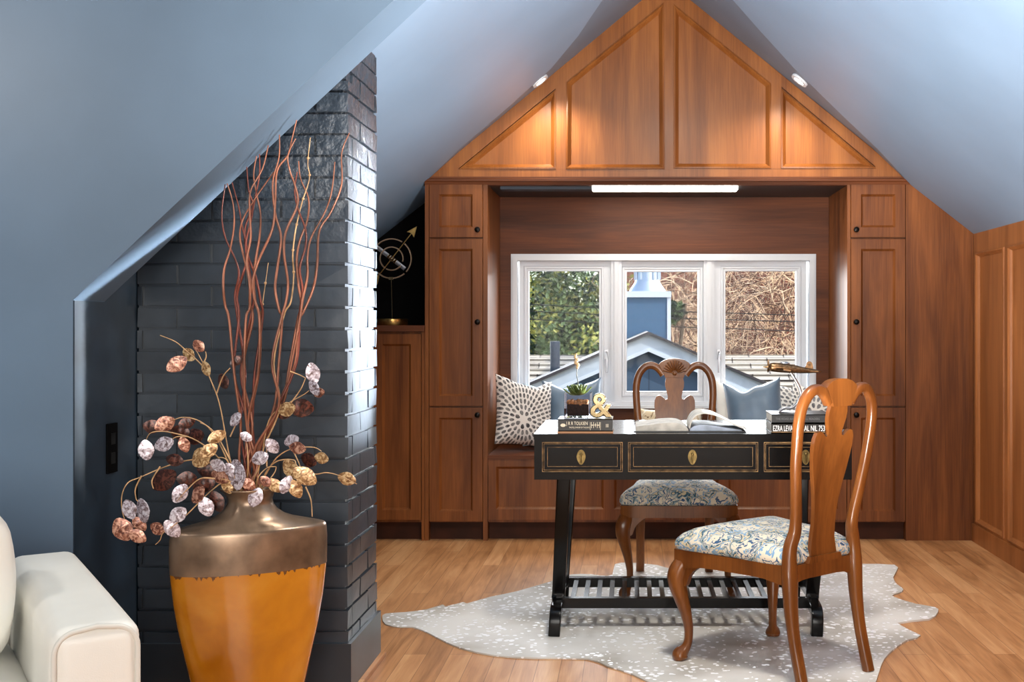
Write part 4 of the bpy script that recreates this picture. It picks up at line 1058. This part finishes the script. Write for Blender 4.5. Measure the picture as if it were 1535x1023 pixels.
bm = NB(); c = catmull([(.004, 0, .095), (.0, 0, .13), (-.006, 0, .165), (-.004, 0, .195), (-.010, 0, .235)], 5); sweep(bm, c, (.0018, .0018), n=7)
st_ = obj('flower_stem', bm, 'stem', pl)
bm = NB()
for z, x, r in ((.196, -.004, .006), (.205, -.002, .0075), (.216, -.009, .008), (.226, -.004, .006), (.236, -.011, .0065), (.246, -.008, .004)): sphere(bm, Vector((x, 0, z)), r, 8, (1, 1, 1.4))
obj('bud', bm, 'bud', st_)
# ampersand
am = text('ampersand_ornament', '&', .132, Matrix.Rotation(0, 4, 'Z') @ UPRIGHT, 'goldbright', None, ext=.009, align='CENTER', bev=.004)
mn = min(v.co.z for v in am.data.vertices)
am.data.transform(Matrix.Translation((0, 0, -mn)))
am.location = ((900 - CX) / sp_ , YP - .005, zb1 + .0008)
tag(am, 'polished pale gold ampersand ornament standing on the dark book', 'ornament')
# open book
YO0, YO1 = 4.43, 4.67
ob = thing('open_book', 'open book with one raised curling page, in the middle of the desk', 'book', (0, 0, 0))
so = F / YO0
ox = lambda px: (px - CX) / so
Zt = DT + .001
bm = NB(); box(bm, ox(950), ox(1033), YO0 - .002, YO1 + .002, Zt, Zt + .003); box(bm, ox(1033), ox(1118), YO0 - .002, YO1 + .002, Zt, Zt + .003); obj('cover', bm, 'cover2', ob, bevel=.001)
def prof(bm, low, high, y0, y1): xz(bm, low + high[::-1], y0, y1)
top = [(p.x, p.y) for p in catmull([Vector((ox(953), Zt + .020)), Vector((ox(970), Zt + .026)), Vector((ox(995), Zt + .034)), Vector((ox(1015), Zt + .034)), Vector((ox(1026), Zt + .022)), Vector((ox(1032), Zt + .008))], 4)]
bm = NB(); prof(bm, [(x, Zt + .0035) for x, z in top], top, YO0, YO1); obj('left_pages', bm, 'page', ob, smooth=40)
top = [(p.x, p.y) for p in catmull([Vector((ox(1034), Zt + .010)), Vector((ox(1042), Zt + .022)), Vector((ox(1058), Zt + .027)), Vector((ox(1085), Zt + .016)), Vector((ox(1112), Zt + .007))], 4)]
bm = NB(); prof(bm, [(x, Zt + .0035) for x, z in top], top, YO0 + .004, YO1 - .004); obj('right_pages', bm, 'pageprint', ob, smooth=40)
top = catmull([Vector((ox(1033), Zt + .012)), Vector((ox(1036), Zt + .042)), Vector((ox(1044), Zt + .066)), Vector((ox(1058), Zt + .073)), Vector((ox(1075), Zt + .062)), Vector((ox(1095), Zt + .036)), Vector((ox(1110), Zt + .018)), Vector((ox(1121), Zt + .009))], 5)
lo_ = []
for i, p in enumerate(top):
    t = (top[min(i + 1, len(top) - 1)] - top[max(i - 1, 0)]).normalized(); lo_.append(p + Vector((t.y, -t.x)) * .0042 * (1 - i / len(top) * .6))
bm = NB()
xz(bm, [(p.x, p.y) for p in lo_] + [(p.x, p.y) for p in top[::-1]], YO0, YO1); obj('raised_pages', bm, 'page', ob, smooth=40)
# right stack
YR = 4.375; sr = F / YR
rx = lambda px: (px - CX) / sr
def bookr(lab, px0, px1, z0, h, y0, depth, cov):
    b_ = thing('closed_book', lab, 'book', (0, 0, 0)); x0, x1 = rx(px0), rx(px1)
    bm = NB(); box(bm, x0, x1, y0, y0 + .004, z0, z0 + h); box(bm, x0, x1, y0, y0 + depth, z0 + h - .003, z0 + h); box(bm, x0, x1, y0, y0 + depth, z0, z0 + .003)
    obj('cover', bm, cov, b_, bevel=.0008)
    bm = NB(); box(bm, x0 + .003, x1 - .003, y0 + .004, y0 + depth - .003, z0 + .003, z0 + h - .003); obj('pages', bm, 'page', b_, smooth=0)
    return b_
zr0 = DT + EPS
b1 = bookr('black book with large white spine letters at the bottom of the right stack', 1156, 1246, zr0, .038, YR, .2, 'cover')
text('title', 'EZRA LEVANT', .031, Matrix.Translation((rx(1158.5), YR - .0003, zr0 + .0085)) @ UPRIGHT, 'whiteprint', b1, sx=.50, ext=.0004)
text('title', 'SAL NIL 753', .031, Matrix.Translation((rx(1202.5), YR - .0003, zr0 + .0085)) @ UPRIGHT, 'whiteprint', b1, sx=.55, ext=.0004)
bm = NB(); box(bm, rx(1156), rx(1246), YR - .0008, YR, zr0 + .003, zr0 + .0055); obj('gold_line', bm, 'inlay', b1, smooth=0)
b2 = bookr('charcoal book with faint grey spine letters on top of the right stack', 1157, 1247, zr0 + .0386, .034, YR + .002, .2, 'cover2')
text('title', 'THE ROAD AHEAD OF ALL READERS', .0125, Matrix.Translation((rx(1163), YR + .0017, zr0 + .051)) @ UPRIGHT, 'greyprint', b2, sx=.83, ext=.0004)
zr1 = zr0 + .0386 + .034 + .0007
# model aeroplane on curved stand
YA = 4.46; sa = F / YA
ax_ = lambda px: (px - CX) / sa
az_ = lambda py: H - (py - CY) / sa
ap = thing('model_aeroplane', 'bronze model aeroplane on a curved silver stand, on the right book stack', 'ornament', (0, 0, 0))
bm = NB(); pts = [(ax_(1193), zr1 + .004), (ax_(1170), zr1 + .008), (ax_(1185), zr1 + .03), (ax_(1199), az_(602)), (ax_(1199), az_(587)), (ax_(1193), az_(572)), (ax_(1183), az_(559))]
c = catmull([(x, YA, z) for x, z in pts[2:]], 5); c = catmull([(ax_(1168), YA, zr1 + .006), (ax_(1176), YA, zr1 + .018), (ax_(1188), YA, az_(611)), (ax_(1199), YA, az_(598)), (ax_(1200), YA, az_(587)), (ax_(1194), YA, az_(573)), (ax_(1184), YA, az_(557))], 5)
sweep(bm, c, [(.006, .006)] * len(c), n=10)
xy(bm, [(ax_(1188) + .055 * math.cos(2 * PI * k / 24), YA + .04 * math.sin(2 * PI * k / 24)) for k in range(24)], zr1, zr1 + .005)
obj('stand', bm, 'steel', ap, smooth=50)
Zp = az_(553.5)
n_ = 9
fus = [(ax_(1153), Zp + .008, .006), (ax_(1155), Zp + .008, .016), (ax_(1163), Zp + .007, .019), (ax_(1176), Zp + .004, .019), (ax_(1190), Zp, .017), (ax_(1205), Zp - .005, .012), (ax_(1220), Zp - .008, .008), (ax_(1228), Zp - .01, .005)]
bm = NB(); c = catmull([(x, YA, z) for x, z, r in fus], 4); rr = catmull([(r, 0, 0) for x, z, r in fus], 4)
sweep(bm, c, [(r.x, r.x) for r in rr], n=14); fu = obj('fuselage', bm, 'bronzeplane', ap, smooth=60)
bm = NB(); sphere(bm, Vector((ax_(1176), YA, Zp + .02)), .012, 12, (1.8, .7, .8)); obj('canopy', bm, 'steel', fu)
bm = NB(); slab(bm, [(ax_(1166), YA, Zp - .002), (ax_(1190), YA, Zp - .008), (ax_(1210), YA - .21, Zp - .004), (ax_(1200), YA - .215, Zp - .002)], (0, 0, .006)); slab(bm, [(ax_(1166), YA, Zp - .002), (ax_(1190), YA, Zp - .008), (ax_(1184), YA + .22, Zp + .008), (ax_(1174), YA + .22, Zp + .008)], (0, 0, .006))
bm.free(); bm = NB()
slab(bm, [(ax_(1162), YA - .01, Zp - .004), (ax_(1184), YA - .01, Zp - .010), (ax_(1181), YA - .085, Zp - .006), (ax_(1170), YA - .085, Zp - .002)], (0, 0, .006)); slab(bm, [(ax_(1162), YA + .01, Zp - .004), (ax_(1184), YA + .01, Zp - .010), (ax_(1181), YA + .13, Zp - .002), (ax_(1170), YA + .13, Zp + .002)], (0, 0, .006))
obj('wing', bm, 'bronzeplane', ap)
bm = NB(); xz(bm, [(p.x, p.y) for p in catmull([Vector((ax_(1203), Zp)), Vector((ax_(1208), Zp + .012)), Vector((ax_(1209.5), Zp + .026)), Vector((ax_(1214), Zp + .03)), Vector((ax_(1217.5), Zp + .022)), Vector((ax_(1219), Zp - .002))], 4)], YA - .002, YA + .002)
slab(bm, [(ax_(1212), YA - .05, Zp - .008), (ax_(1224), YA - .05, Zp - .010), (ax_(1232), YA, Zp - .012), (ax_(1212), YA, Zp - .006), ], (0, 0, .004)); slab(bm, [(ax_(1212), YA + .05, Zp - .008), (ax_(1224), YA + .05, Zp - .010), (ax_(1232), YA, Zp - .012), (ax_(1212), YA, Zp - .006)], (0, 0, .004))
obj('tail', bm, 'bronzeplane', ap)
bm = NB(); xp = ax_(1152)
for k in range(3):
    a = math.radians(70 + 120 * k); d = Vector((0, math.cos(a), math.sin(a))); sweep(bm, [Vector((xp, YA, Zp + .008)) + d * t for t in (0, .012, .022, .03)], [(.002, .003), (.002, .005), (.002, .004), (.001, .001)], up=(1, 0, 0), n=8)
lathe(bm, [(.006, 0), (.005, .008), (.001, .022)], 12, mx=Matrix.Translation((xp, YA, Zp + .008)) @ Matrix.Rotation(-PI / 2, 4, 'Y')); obj('propeller', bm, 'bronzeplane', ap)

# ------------------------------------------------------------------ sphere sculpture on the low cabinet
YS = D + .16; ss = F / YS
zc0 = W(0, 488)[1] + .0006
sc_ = thing('sphere_sculpture', 'brass armillary ornament with rings and arrow on the low cabinet', 'ornament', ((588 - CX) / ss, YS, zc0))
bm = NB(); lathe(bm, [(.088, 0), (.09, .004), (.09, .034), (.086, .038)], 40); obj('base', bm, 'gold', sc_, bevel=.0)
zc = H - (388 - CY) / ss - zc0
bm = NB(); sweep(bm, [(0, 0, .036), (-.002, 0, .15), (-.005, 0, zc - .115)], (.0032, .0032), n=8); box(bm, -.018, .008, -.01, .01, zc - .122, zc - .106); obj('rod', bm, 'goldbright', sc_)
def ring(r, a0, a1, w, d):
    n = 40; bm = NB(); pts = [(-.003 + r * math.cos(a0 + (a1 - a0) * k / n), 0, zc + r * math.sin(a0 + (a1 - a0) * k / n)) for k in range(n + 1)]
    sweep(bm, pts, (w, d), n=8, e=4); return bm
R_ = math.radians
obj('outer_ring', ring(.113, R_(-42), R_(48), .0042, .009), 'rose', sc_); obj('outer_ring', ring(.113, R_(58), R_(218), .0042, .009), 'rose', sc_); obj('outer_ring', ring(.113, R_(226), R_(310), .0042, .009), 'rose', sc_)
obj('inner_ring', ring(.066, R_(-15), R_(235), .004, .008), 'rose', sc_); obj('inner_ring', ring(.066, R_(242), R_(325), .004, .008), 'rose', sc_)
d = Vector((.78, 0, 1)).normalized(); bm = NB(); c0 = Vector((-.003, 0, zc)); sweep(bm, [c0 - d * .165, c0, c0 + d * .185], (.003, .003), n=8)
q = Vector((d.z, 0, -d.x))
prism(bm, [(.175, -.026), (.235, 0), (.175, .026), (.186, 0)], lambda a, b: c0 + d * a + q * b + Vector((0, -.003, 0)), lambda a, b: c0 + d * a + q * b + Vector((0, .003, 0)))
prism(bm, [(-.125, -.006), (-.16, -.024), (-.185, -.024), (-.165, 0), (-.185, .024), (-.16, .024), (-.125, .006)], lambda a, b: c0 + d * a + q * b + Vector((0, -.003, 0)), lambda a, b: c0 + d * a + q * b + Vector((0, .003, 0)))
obj('arrow', bm, 'gold', sc_)
bm = NB(); sweep(bm, [c0 - q * .125, c0 + q * .095], (.012, .005), n=8, e=5); obj('cross_bar', bm, 'steel', sc_)
bm = NB()
for k in range(4): lathe(bm, [(.012, -.006), (.017, 0), (.012, .006)], 16, mx=Matrix.Translation(c0 + q * (k * .015 - .02)) @ Vector((0, 0, 1)).rotation_difference(q).to_matrix().to_4x4())
obj('hub', bm, 'goldbright', sc_)

# ------------------------------------------------------------------ bench cushions
def pillow(label, w, h, t, mat, loc, rz, tilt, roll=0, dent=.0, name='throw_pillow', seed=0, cu=0.0):
    n = 22; bm = NB(); G = []
    for side in (-1, 1):
        g = []
        for i in range(n + 1):
            row = []
            for j in range(n + 1):
                u, v = -1 + 2 * i / n, -1 + 2 * j / n
                x = u * w / 2 * (1 - .07 * (1 - v * v)); z = v * h / 2 * (1 - .07 * (1 - u * u))
                z -= dent * max(0, v) ** 2 * (.55 * (1 - abs(u) ** 1.6) + .6 * math.exp(-((u - cu) / .3) ** 2) * (1 - u * u)) + .008 * max(0, v) * noise.noise(Vector((u * 3, seed, .7))) * (1 - u ** 4)
                e = max(0, (1 - u ** 4)) ** .5 * max(0, (1 - v ** 4)) ** .5
                y = side * (t / 2 * e + .001) + .006 * noise.noise(Vector((u * 2.2, v * 2.2, seed + side))) * e
                row.append(bm.verts.new((x, y, z + h / 2)))
            g.append(row)
        G.append(g)
    for s, g in enumerate(G):
        for i in range(n):
            for j in range(n): bm.faces.new((g[i][j], g[i + 1][j], g[i + 1][j + 1], g[i][j + 1]))
    a, b = G
    for i in range(n):
        bm.faces.new((a[i][0], a[i + 1][0], b[i + 1][0], b[i][0])); bm.faces.new((a[i][n], a[i + 1][n], b[i + 1][n], b[i][n]))
        bm.faces.new((a[0][i], a[0][i + 1], b[0][i + 1], b[0][i])); bm.faces.new((a[n][i], a[n][i + 1], b[n][i + 1], b[n][i]))
    bmesh.ops.translate(bm, verts=bm.verts, vec=(0, 0, -h / 2))
    o = obj(name, bm, mat, smooth=70)
    R3 = Matrix.Rotation(rz, 3, 'Z') @ Matrix.Rotation(tilt, 3, 'X') @ Matrix.Rotation(roll, 3, 'Y')
    zmin = min((R3 @ v.co).z for v in o.data.vertices)
    o.rotation_euler = R3.to_euler(); o.location = (loc[0], loc[1], ZB + .001 - zmin)
    return tag(o, label, 'cushion', None)
def bxp(px, Y): return (px - CX) / F * Y
rad = math.radians
pillow('cream pillow with rings of dark grey dashes, leftmost on the bench', .385, .41, .12, 'dash1', (bxp(786, 6.6), 6.57, 0), rad(38), rad(-14), rad(9), .04, seed=1, cu=.4)
pillow('pale blue leaf print pillow behind the dashed one at the left', .36, .38, .1, 'paleflower', (bxp(828, 6.86), 6.86, 0), rad(5), rad(-8), 0, .04, seed=2)
pillow('slate blue satin pillow behind the succulent planter', .36, .41, .12, 'satin', (bxp(860, 6.74), 6.77, 0), rad(8), rad(-14), rad(-3), .06, seed=3, cu=-.1)
pillow('cream and tan print pillow lying behind the far chair back', .40, .24, .11, 'animal', (bxp(1005, 6.8), 6.8, 0), 0, rad(-16), 0, .02, seed=4)
pillow('white pillow behind the right satin one', .36, .40, .09, 'whitecloth', (bxp(1116, 6.82), 6.84, 0), rad(-4), rad(-9), 0, .05, seed=5)
pillow('slate blue satin pillow right of the far chair', .34, .40, .12, 'satin', (bxp(1132, 6.62), 6.64, 0), rad(-10), rad(-14), rad(-7), .055, seed=6, cu=-.35)
pillow('pale dashed pillow partly behind the right satin pillow', .30, .38, .09, 'dash2', (bxp(1199, 6.8), 6.85, 0), rad(-6), rad(-9), 0, .04, seed=7)
pillow('pale dashed pillow at the right end of the bench behind the near chair', .30, .41, .10, 'dash2', (bxp(1216, 6.58), 6.57, 0), rad(-40), rad(-12), 0, .06, seed=8)

# ------------------------------------------------------------------ outside
bm = NB(); box(bm, -40, 40, 7.6, 60, -5.2, -5); struct(obj('floor_outside', bm, 'ground', smooth=0), 'garden ground below the window', 'ground')
YH = 14.0; sh_ = F / YH
hx = lambda px: (px - CX) / sh_
hz = lambda py: H - (py - CY) / sh_
house = thing('neighbour_house', 'blue grey house with pale gable boards and a shingle roof outside the window', 'house', (hx(972), YH, -5))
hi = -Vector(house.location)
def hobj(name, bm, mat, par=None, **k):
    bmesh.ops.translate(bm, verts=bm.verts, vec=hi); return obj(name, bm, mat, par or house, **k)
pk = (hx(972), hz(500)); slope = .43
def gl(dx_, off): return pk[1] - off - slope * abs(dx_)
L_ = 3.2
bm = NB(); xz(bm, [(pk[0] - L_ + .2, gl(L_ - .2, .2)), (pk[0], pk[1] - .2), (pk[0] + L_ - .2, gl(L_ - .2, .2)), (pk[0] + L_ - .2, -5), (pk[0] - L_ + .2, -5)], YH + .12, YH + 1.2); hobj('gable_wall', bm, 'bluesiding', smooth=0)
bm = NB()
for s in (-1, 1):
    xz(bm, [(pk[0], pk[1] - .015), (pk[0] + s * L_, gl(L_, .015)), (pk[0] + s * L_, gl(L_, .19)), (pk[0], pk[1] - .19)], YH, YH + .14)
hobj('fascia', bm, 'paleblue', smooth=0)
bm = NB()
for s in (-1, 1): xz(bm, [(pk[0], pk[1] - .18), (pk[0] + s * L_, gl(L_, .18)), (pk[0] + s * L_, gl(L_, .225)), (pk[0], pk[1] - .225)], YH - .02, YH + .13)
hobj('moulding', bm, 'whiteblue', smooth=0)
bm = NB()
for s in (-1, 1): slab(bm, [(pk[0], YH - .06, pk[1] - .012), (pk[0] + s * L_, YH - .06, gl(L_, .012)), (pk[0] + s * L_, YH + 3.6, gl(L_, .012)), (pk[0], YH + 3.6, pk[1] - .012)], (0, 0, .035))
hobj('gable_roof', bm, 'shingle_dark', smooth=0)
YR1 = 18.0; zr_ = H - (533 - CY) * YR1 / F
# main roof: stepped courses of shingles
bm = NB(); ye, ze = 14.6, -.9; n = 22
for k in range(n):
    t0, t1 = k / n, (k + 1) / n
    y0, z0 = ye + (YR1 - ye) * t0, ze + (zr_ - ze) * t0; y1, z1 = ye + (YR1 - ye) * t1, ze + (zr_ - ze) * t1
    x = -7.0; ro = (k % 2) * .2
    slab(bm, [(-7, y0, z0 + .02), (8, y0, z0 + .02), (8, y1 + .03, z1 + .004), (-7, y1 + .03, z1 + .004)], (0, .01, -.02))
slab(bm, [(-7, ye, ze - .02), (8, ye, ze - .02), (8, YR1, zr_ - .02), (-7, YR1, zr_ - .02)], (0, 0, -.1))
slab(bm, [(-7, YR1, zr_ + .01), (8, YR1, zr_ + .01), (8, YR1 + 3, zr_ - 1.4), (-7, YR1 + 3, zr_ - 1.4)], (0, 0, -.1))
hobj('main_roof', bm, 'shingle', smooth=0)
bm = NB(); box(bm, -6.8, 7.8, 15.0, 20, -5, -.9); hobj('wall', bm, 'bluesiding', smooth=0)
YV = 16.2; vs_ = F / YV
bm = NB(); xv = (832 - CX) / vs_; lathe(bm, [(.07, -.4), (.07, H - (512 - CY) / vs_)], 16, (xv, YV, 0)); zf = ze + (zr_ - ze) * (YV - ye) / (YR1 - ye)
lathe(bm, [(.22, zf - .02), (.16, zf + .06), (.08, zf + .14)], 16, (xv, YV, 0)); hobj('vent_pipe', bm, 'pipe')
YK = 16.6; ks = F / YK
kx = lambda px: (px - CX) / ks
kz = lambda py: H - (py - CY) / ks
bm = NB(); box(bm, kx(925), kx(1001), YK, YK + .9, -.2, kz(446)); ck = hobj('chimney', bm, 'bluechase', smooth=0)
def cobj(name, bm, mat, **k): bmesh.ops.translate(bm, verts=bm.verts, vec=hi); return obj(name, bm, mat, ck, **k)
bm = NB(); box(bm, kx(921), kx(1006), YK - .05, YK + .95, kz(446), kz(437)); box(bm, kx(1000), kx(1005.5), YK - .02, YK + .92, -.2, kz(446)); cobj('trim', bm, 'whiteblue', smooth=0)
bm = NB(); cx_ = kx(971); lathe(bm, [(.27, kz(437)), (.27, kz(434)), (.19, kz(422)), (.18, kz(418)), (.18, kz(402)), (.2, kz(402)), (.2, kz(392))], 24, (cx_, YK + .45, 0))
for k in range(12): a = 2 * PI * k / 12; box(bm, cx_ + .19 * math.cos(a) - .012, cx_ + .19 * math.cos(a) + .012, YK + .45 + .19 * math.sin(a) - .012, YK + .45 + .19 * math.sin(a) + .012, kz(418), kz(402))
cobj('flue_cap', bm, 'galv', smooth=40)
bm = NB(); xv = lambda px: (px - CX) / (F / 17.2)
bm.free()

# evergreen
def tree(label, c, rx_, rz_, n, mats, Yd, cs, name='evergreen_tree'):
    o = thing(name, label, 'tree', (c[0], Yd, -5))
    bm = NB(); sweep(bm, catmull([(0, 0, 0), (.1, 0, 2), (0, .1, 4.5), (.2, 0, 6.6)], 4), [((.28 - .012 * k) * cs,) * 2 for k in range(13)], n=10); obj('trunk', bm, 'bark', o)
    rnd = random.Random(hash(label) % 1000 if False else len(label))
    clumps = []
    for k in range(n):
        a = rnd.uniform(0, 2 * PI); u = rnd.uniform(-1, 1); r = rnd.uniform(.45, 1)
        clumps.append((Vector((rx_ * r * math.sqrt(1 - u * u) * math.cos(a), rx_ * .8 * r * math.sqrt(1 - u * u) * math.sin(a), c[1] + 5 + rz_ * u * r)), rnd.uniform(.25, .6), rnd.choice(range(len(mats)))))
    for mi, mt in enumerate(mats):
        bm = NB()
        for cc, r, m in clumps:
            if m != mi: continue
            for q in range(95):
                d = Vector((rnd.gauss(0, 1), rnd.gauss(0, 1), rnd.gauss(0, .8))).normalized(); p = cc + d * r * cs * rnd.uniform(.5, 1.05)
                s = rnd.uniform(.025, .06); e1 = Vector((rnd.gauss(0, 1), rnd.gauss(0, 1), rnd.gauss(0, 1))).normalized(); e2 = e1.cross(d).normalized() if e1.cross(d).length > .01 else Vector((1, 0, 0))
                v = [bm.verts.new(p + e1 * s * 1.6), bm.verts.new(p + e2 * s * .7), bm.verts.new(p - e1 * s * 1.2), bm.verts.new(p - e2 * s * .7 + d * s * .4)]
                bm.faces.new(v)
        obj('foliage', bm, mt, o, smooth=0)
    return o
tree('sunlit evergreen tree left of the blue chimney, outside the left pane', ((850 - CX) / F * 24, .7), 1.5, 2.0, 210, ['leaf1', 'leaf2', 'leaf3'], 24, 1)
tree('dark evergreen tree further back at the far left outside', ((735 - CX) / F * 29, .4), 2.6, 2.4, 180, ['leaf2', 'leaf2', 'leaf3'], 29, 1)
bm = NB()
o = tree('small green shrub beside the blue chimney outside the middle pane', ((1010 - CX) / F * 19.5, 1.45), .14, .22, 9, ['leaf3', 'leaf2'], 19.5, .22, 'garden_shrub'); bm.free()
# brick building with bare vine
bb = thing('brick_building', 'red brick building behind the bare vines outside', 'building', (4.5, 30, -5))
bm = NB(); box(bm, -5.2, 10, 0, 6, 0, 7.9); obj('wall', bm, 'redbrick', bb, smooth=0)
def vine(label, px0, px1, py0, py1, Y, n, seed, thick):
    rnd = random.Random(seed); o = thing('bare_vine', label, 'plant', ((px0 + px1) / 2 / F * Y - CX / F * Y, Y, -5), 0, 'bare vines outside the window')
    iv = -Vector(o.location); bms = [NB(), NB()]
    for k in range(n):
        p = P(rnd.uniform(px0, px1), rnd.uniform(py0, py1 + 40), Y + rnd.uniform(-.8, .9)); pts = [p]; a = rnd.uniform(0, 2 * PI); L = rnd.uniform(.12, .3)
        for q in range(rnd.randint(4, 8)):
            a += rnd.gauss(0, .6); p = p + Vector((math.cos(a), rnd.gauss(0, .35), math.sin(a))) * L; pts.append(p)
        r = thick * rnd.choice((.5, .6, .7, 1, 1.8)); c = catmull([q + iv for q in pts], 3)
        sweep(bms[rnd.random() < .5], c, [(r * (1 - .7 * i / len(c)),) * 2 for i in range(len(c))], n=5)
    # trunks down to the ground
    for k in range(8):
        x = px0 + (px1 - px0) * (k + .5) / 8; top = P(x + rnd.uniform(-10, 10), py0 + 20, Y)
        c = catmull([q + iv for q in (Vector((top.x * 1.0, Y, -5)), top.lerp(Vector((top.x, Y, -5)), .55) + Vector((.15, 0, 0)), top.lerp(Vector((top.x, Y, -5)), .25) + Vector((-.15, .1, 0)), top)], 5)
        sweep(bms[0], c, [(thick * 2.4 * (1 - .6 * i / len(c)),) * 2 for i in range(len(c))], n=6)
    obj('pale_stems', bms[0], 'vine', o, smooth=60); obj('brown_stems', bms[1], 'vinedark', o, smooth=60)
vine('tangled bare vine outside the right pane', 1070, 1215, 400, 545, 21, 700, 3, .008)
vine('tangled bare vine between chimney and right of the middle pane', 1000, 1066, 410, 520, 20.5, 300, 5, .008)
for k, (pa, pb, Y, lb) in enumerate((((700, 452), (1300, 476), 19, 'topmost of the black cables crossing outside the window'), ((700, 462), (1300, 486), 19, 'middle black cable crossing outside the window'), ((700, 474), (1300, 500), 19, 'lowest of the black cables crossing outside the window'))):
    A, B = P(pa[0], pa[1], Y), P(pb[0], pb[1], Y); mid = A.lerp(B, .5) + Vector((0, 0, -.03))
    bm = NB(); sweep(bm, catmull([A, A.lerp(mid, .6), mid, B.lerp(mid, .6), B], 4), (.009, .009), n=6); tag(obj('overhead_cable', bm, 'cable'), lb, 'cable', 'cables outside')

# ------------------------------------------------------------------ light
w = bpy.data.worlds.new('World'); SC.world = w; w.use_nodes = True; nt = w.node_tree
bg = nt.nodes['Background']; sky = nt.nodes.new('ShaderNodeTexSky'); sky.sky_type = 'NISHITA'; sky.sun_disc = False
sky.sun_elevation = rad(42); sky.sun_rotation = rad(130); nt.links.new(sky.outputs[0], bg.inputs[0]); bg.inputs[1].default_value = .35
def light(name, kind, loc, target, energy, color=(1, 1, 1), **kw):
    l = bpy.data.lights.new(name, kind); l.energy = energy; l.color = color
    for k, v in kw.items(): setattr(l, k, v)
    o = bpy.data.objects.new(name, l); COL.objects.link(o); o.location = loc
    o.rotation_euler = (Vector(target) - Vector(loc)).to_track_quat('-Z', 'Y').to_euler(); return o
light('sun', 'SUN', (5, -4, 8), (5 - .75, -4 + .45, 8 - .8), 3.5, (1, .95, .88), angle=rad(.6))
for c in dl: light('downlight_beam', 'SPOT', c, (c.x + (.12 if c.x < .2 else -.12), c.y + .16, c.z - 1), 34, (1, .88, .7), spot_size=rad(140), spot_blend=1, shadow_soft_size=.03)
light('low_sky_fill', 'SUN', (3, 12, 4), (3 - .2, 12 - 1, 4 - .2), 30.0, (.97, .98, 1), angle=rad(100))  # second sun lamp added as a stand-in for bright horizon sky
light('front_fill', 'AREA', (.3, -2.4, 1.7), (.1, 6, 1.2), 230, (1, .96, .9), shape='RECTANGLE', size=3.4, size_y=2.2)  # added soft fill behind the camera, no window modelled there
light('ceiling_fill', 'AREA', (.4, 3.2, 2.85), (.4, 3.21, 0), 90, (1, .94, .84), shape='DISK', size=.5)  # unseen overhead fill added to brighten the room
light('brick_side_fill', 'AREA', (1.86, 5.25, 1.42), (-.924, 3.95, 1.40), 33, (.95, .98, 1), shape='RECTANGLE', size=.22, size_y=1.05, spread=rad(10))  # added narrow beam on the brick side, stands in for window glare
light('reading_lamp', 'POINT', (-2.5, 2.2, 2.2), (0, 0, 0), 38, (1, .95, .9), shadow_soft_size=.12)
light('uplight_fill_left', 'SPOT', (-.4, 1.7, .3), (1.35, 4.1, 2.15), 1500, (1, .97, .93), spot_size=rad(62), spot_blend=1, shadow_soft_size=.3)  # added uplight below the frame, brightens the right ceiling slope
light('uplight_fill_right', 'SPOT', (1.1, 1.9, .3), (-.55, 4.3, 2.42), 1300, (1, .97, .93), spot_size=rad(50), spot_blend=1, shadow_soft_size=.3)  # matching unseen uplight added for the left ceiling slope

cam = bpy.data.cameras.new('camera'); co = bpy.data.objects.new('camera', cam); COL.objects.link(co)
co.location = (0, 0, H); co.rotation_euler = (PI / 2, 0, 0)
cam.sensor_width = 36; cam.lens = 36 * F / 1535
cam.shift_x = (767.5 - CX) / 1535; cam.shift_y = (CY - 511.5) / 1535
cam.clip_start = .05; cam.clip_end = 200
SC.camera = co
vs = SC.view_settings; vs.view_transform = 'Standard'; vs.look = 'None'; vs.exposure = 0; vs.gamma = 1; vs.use_curve_mapping = False
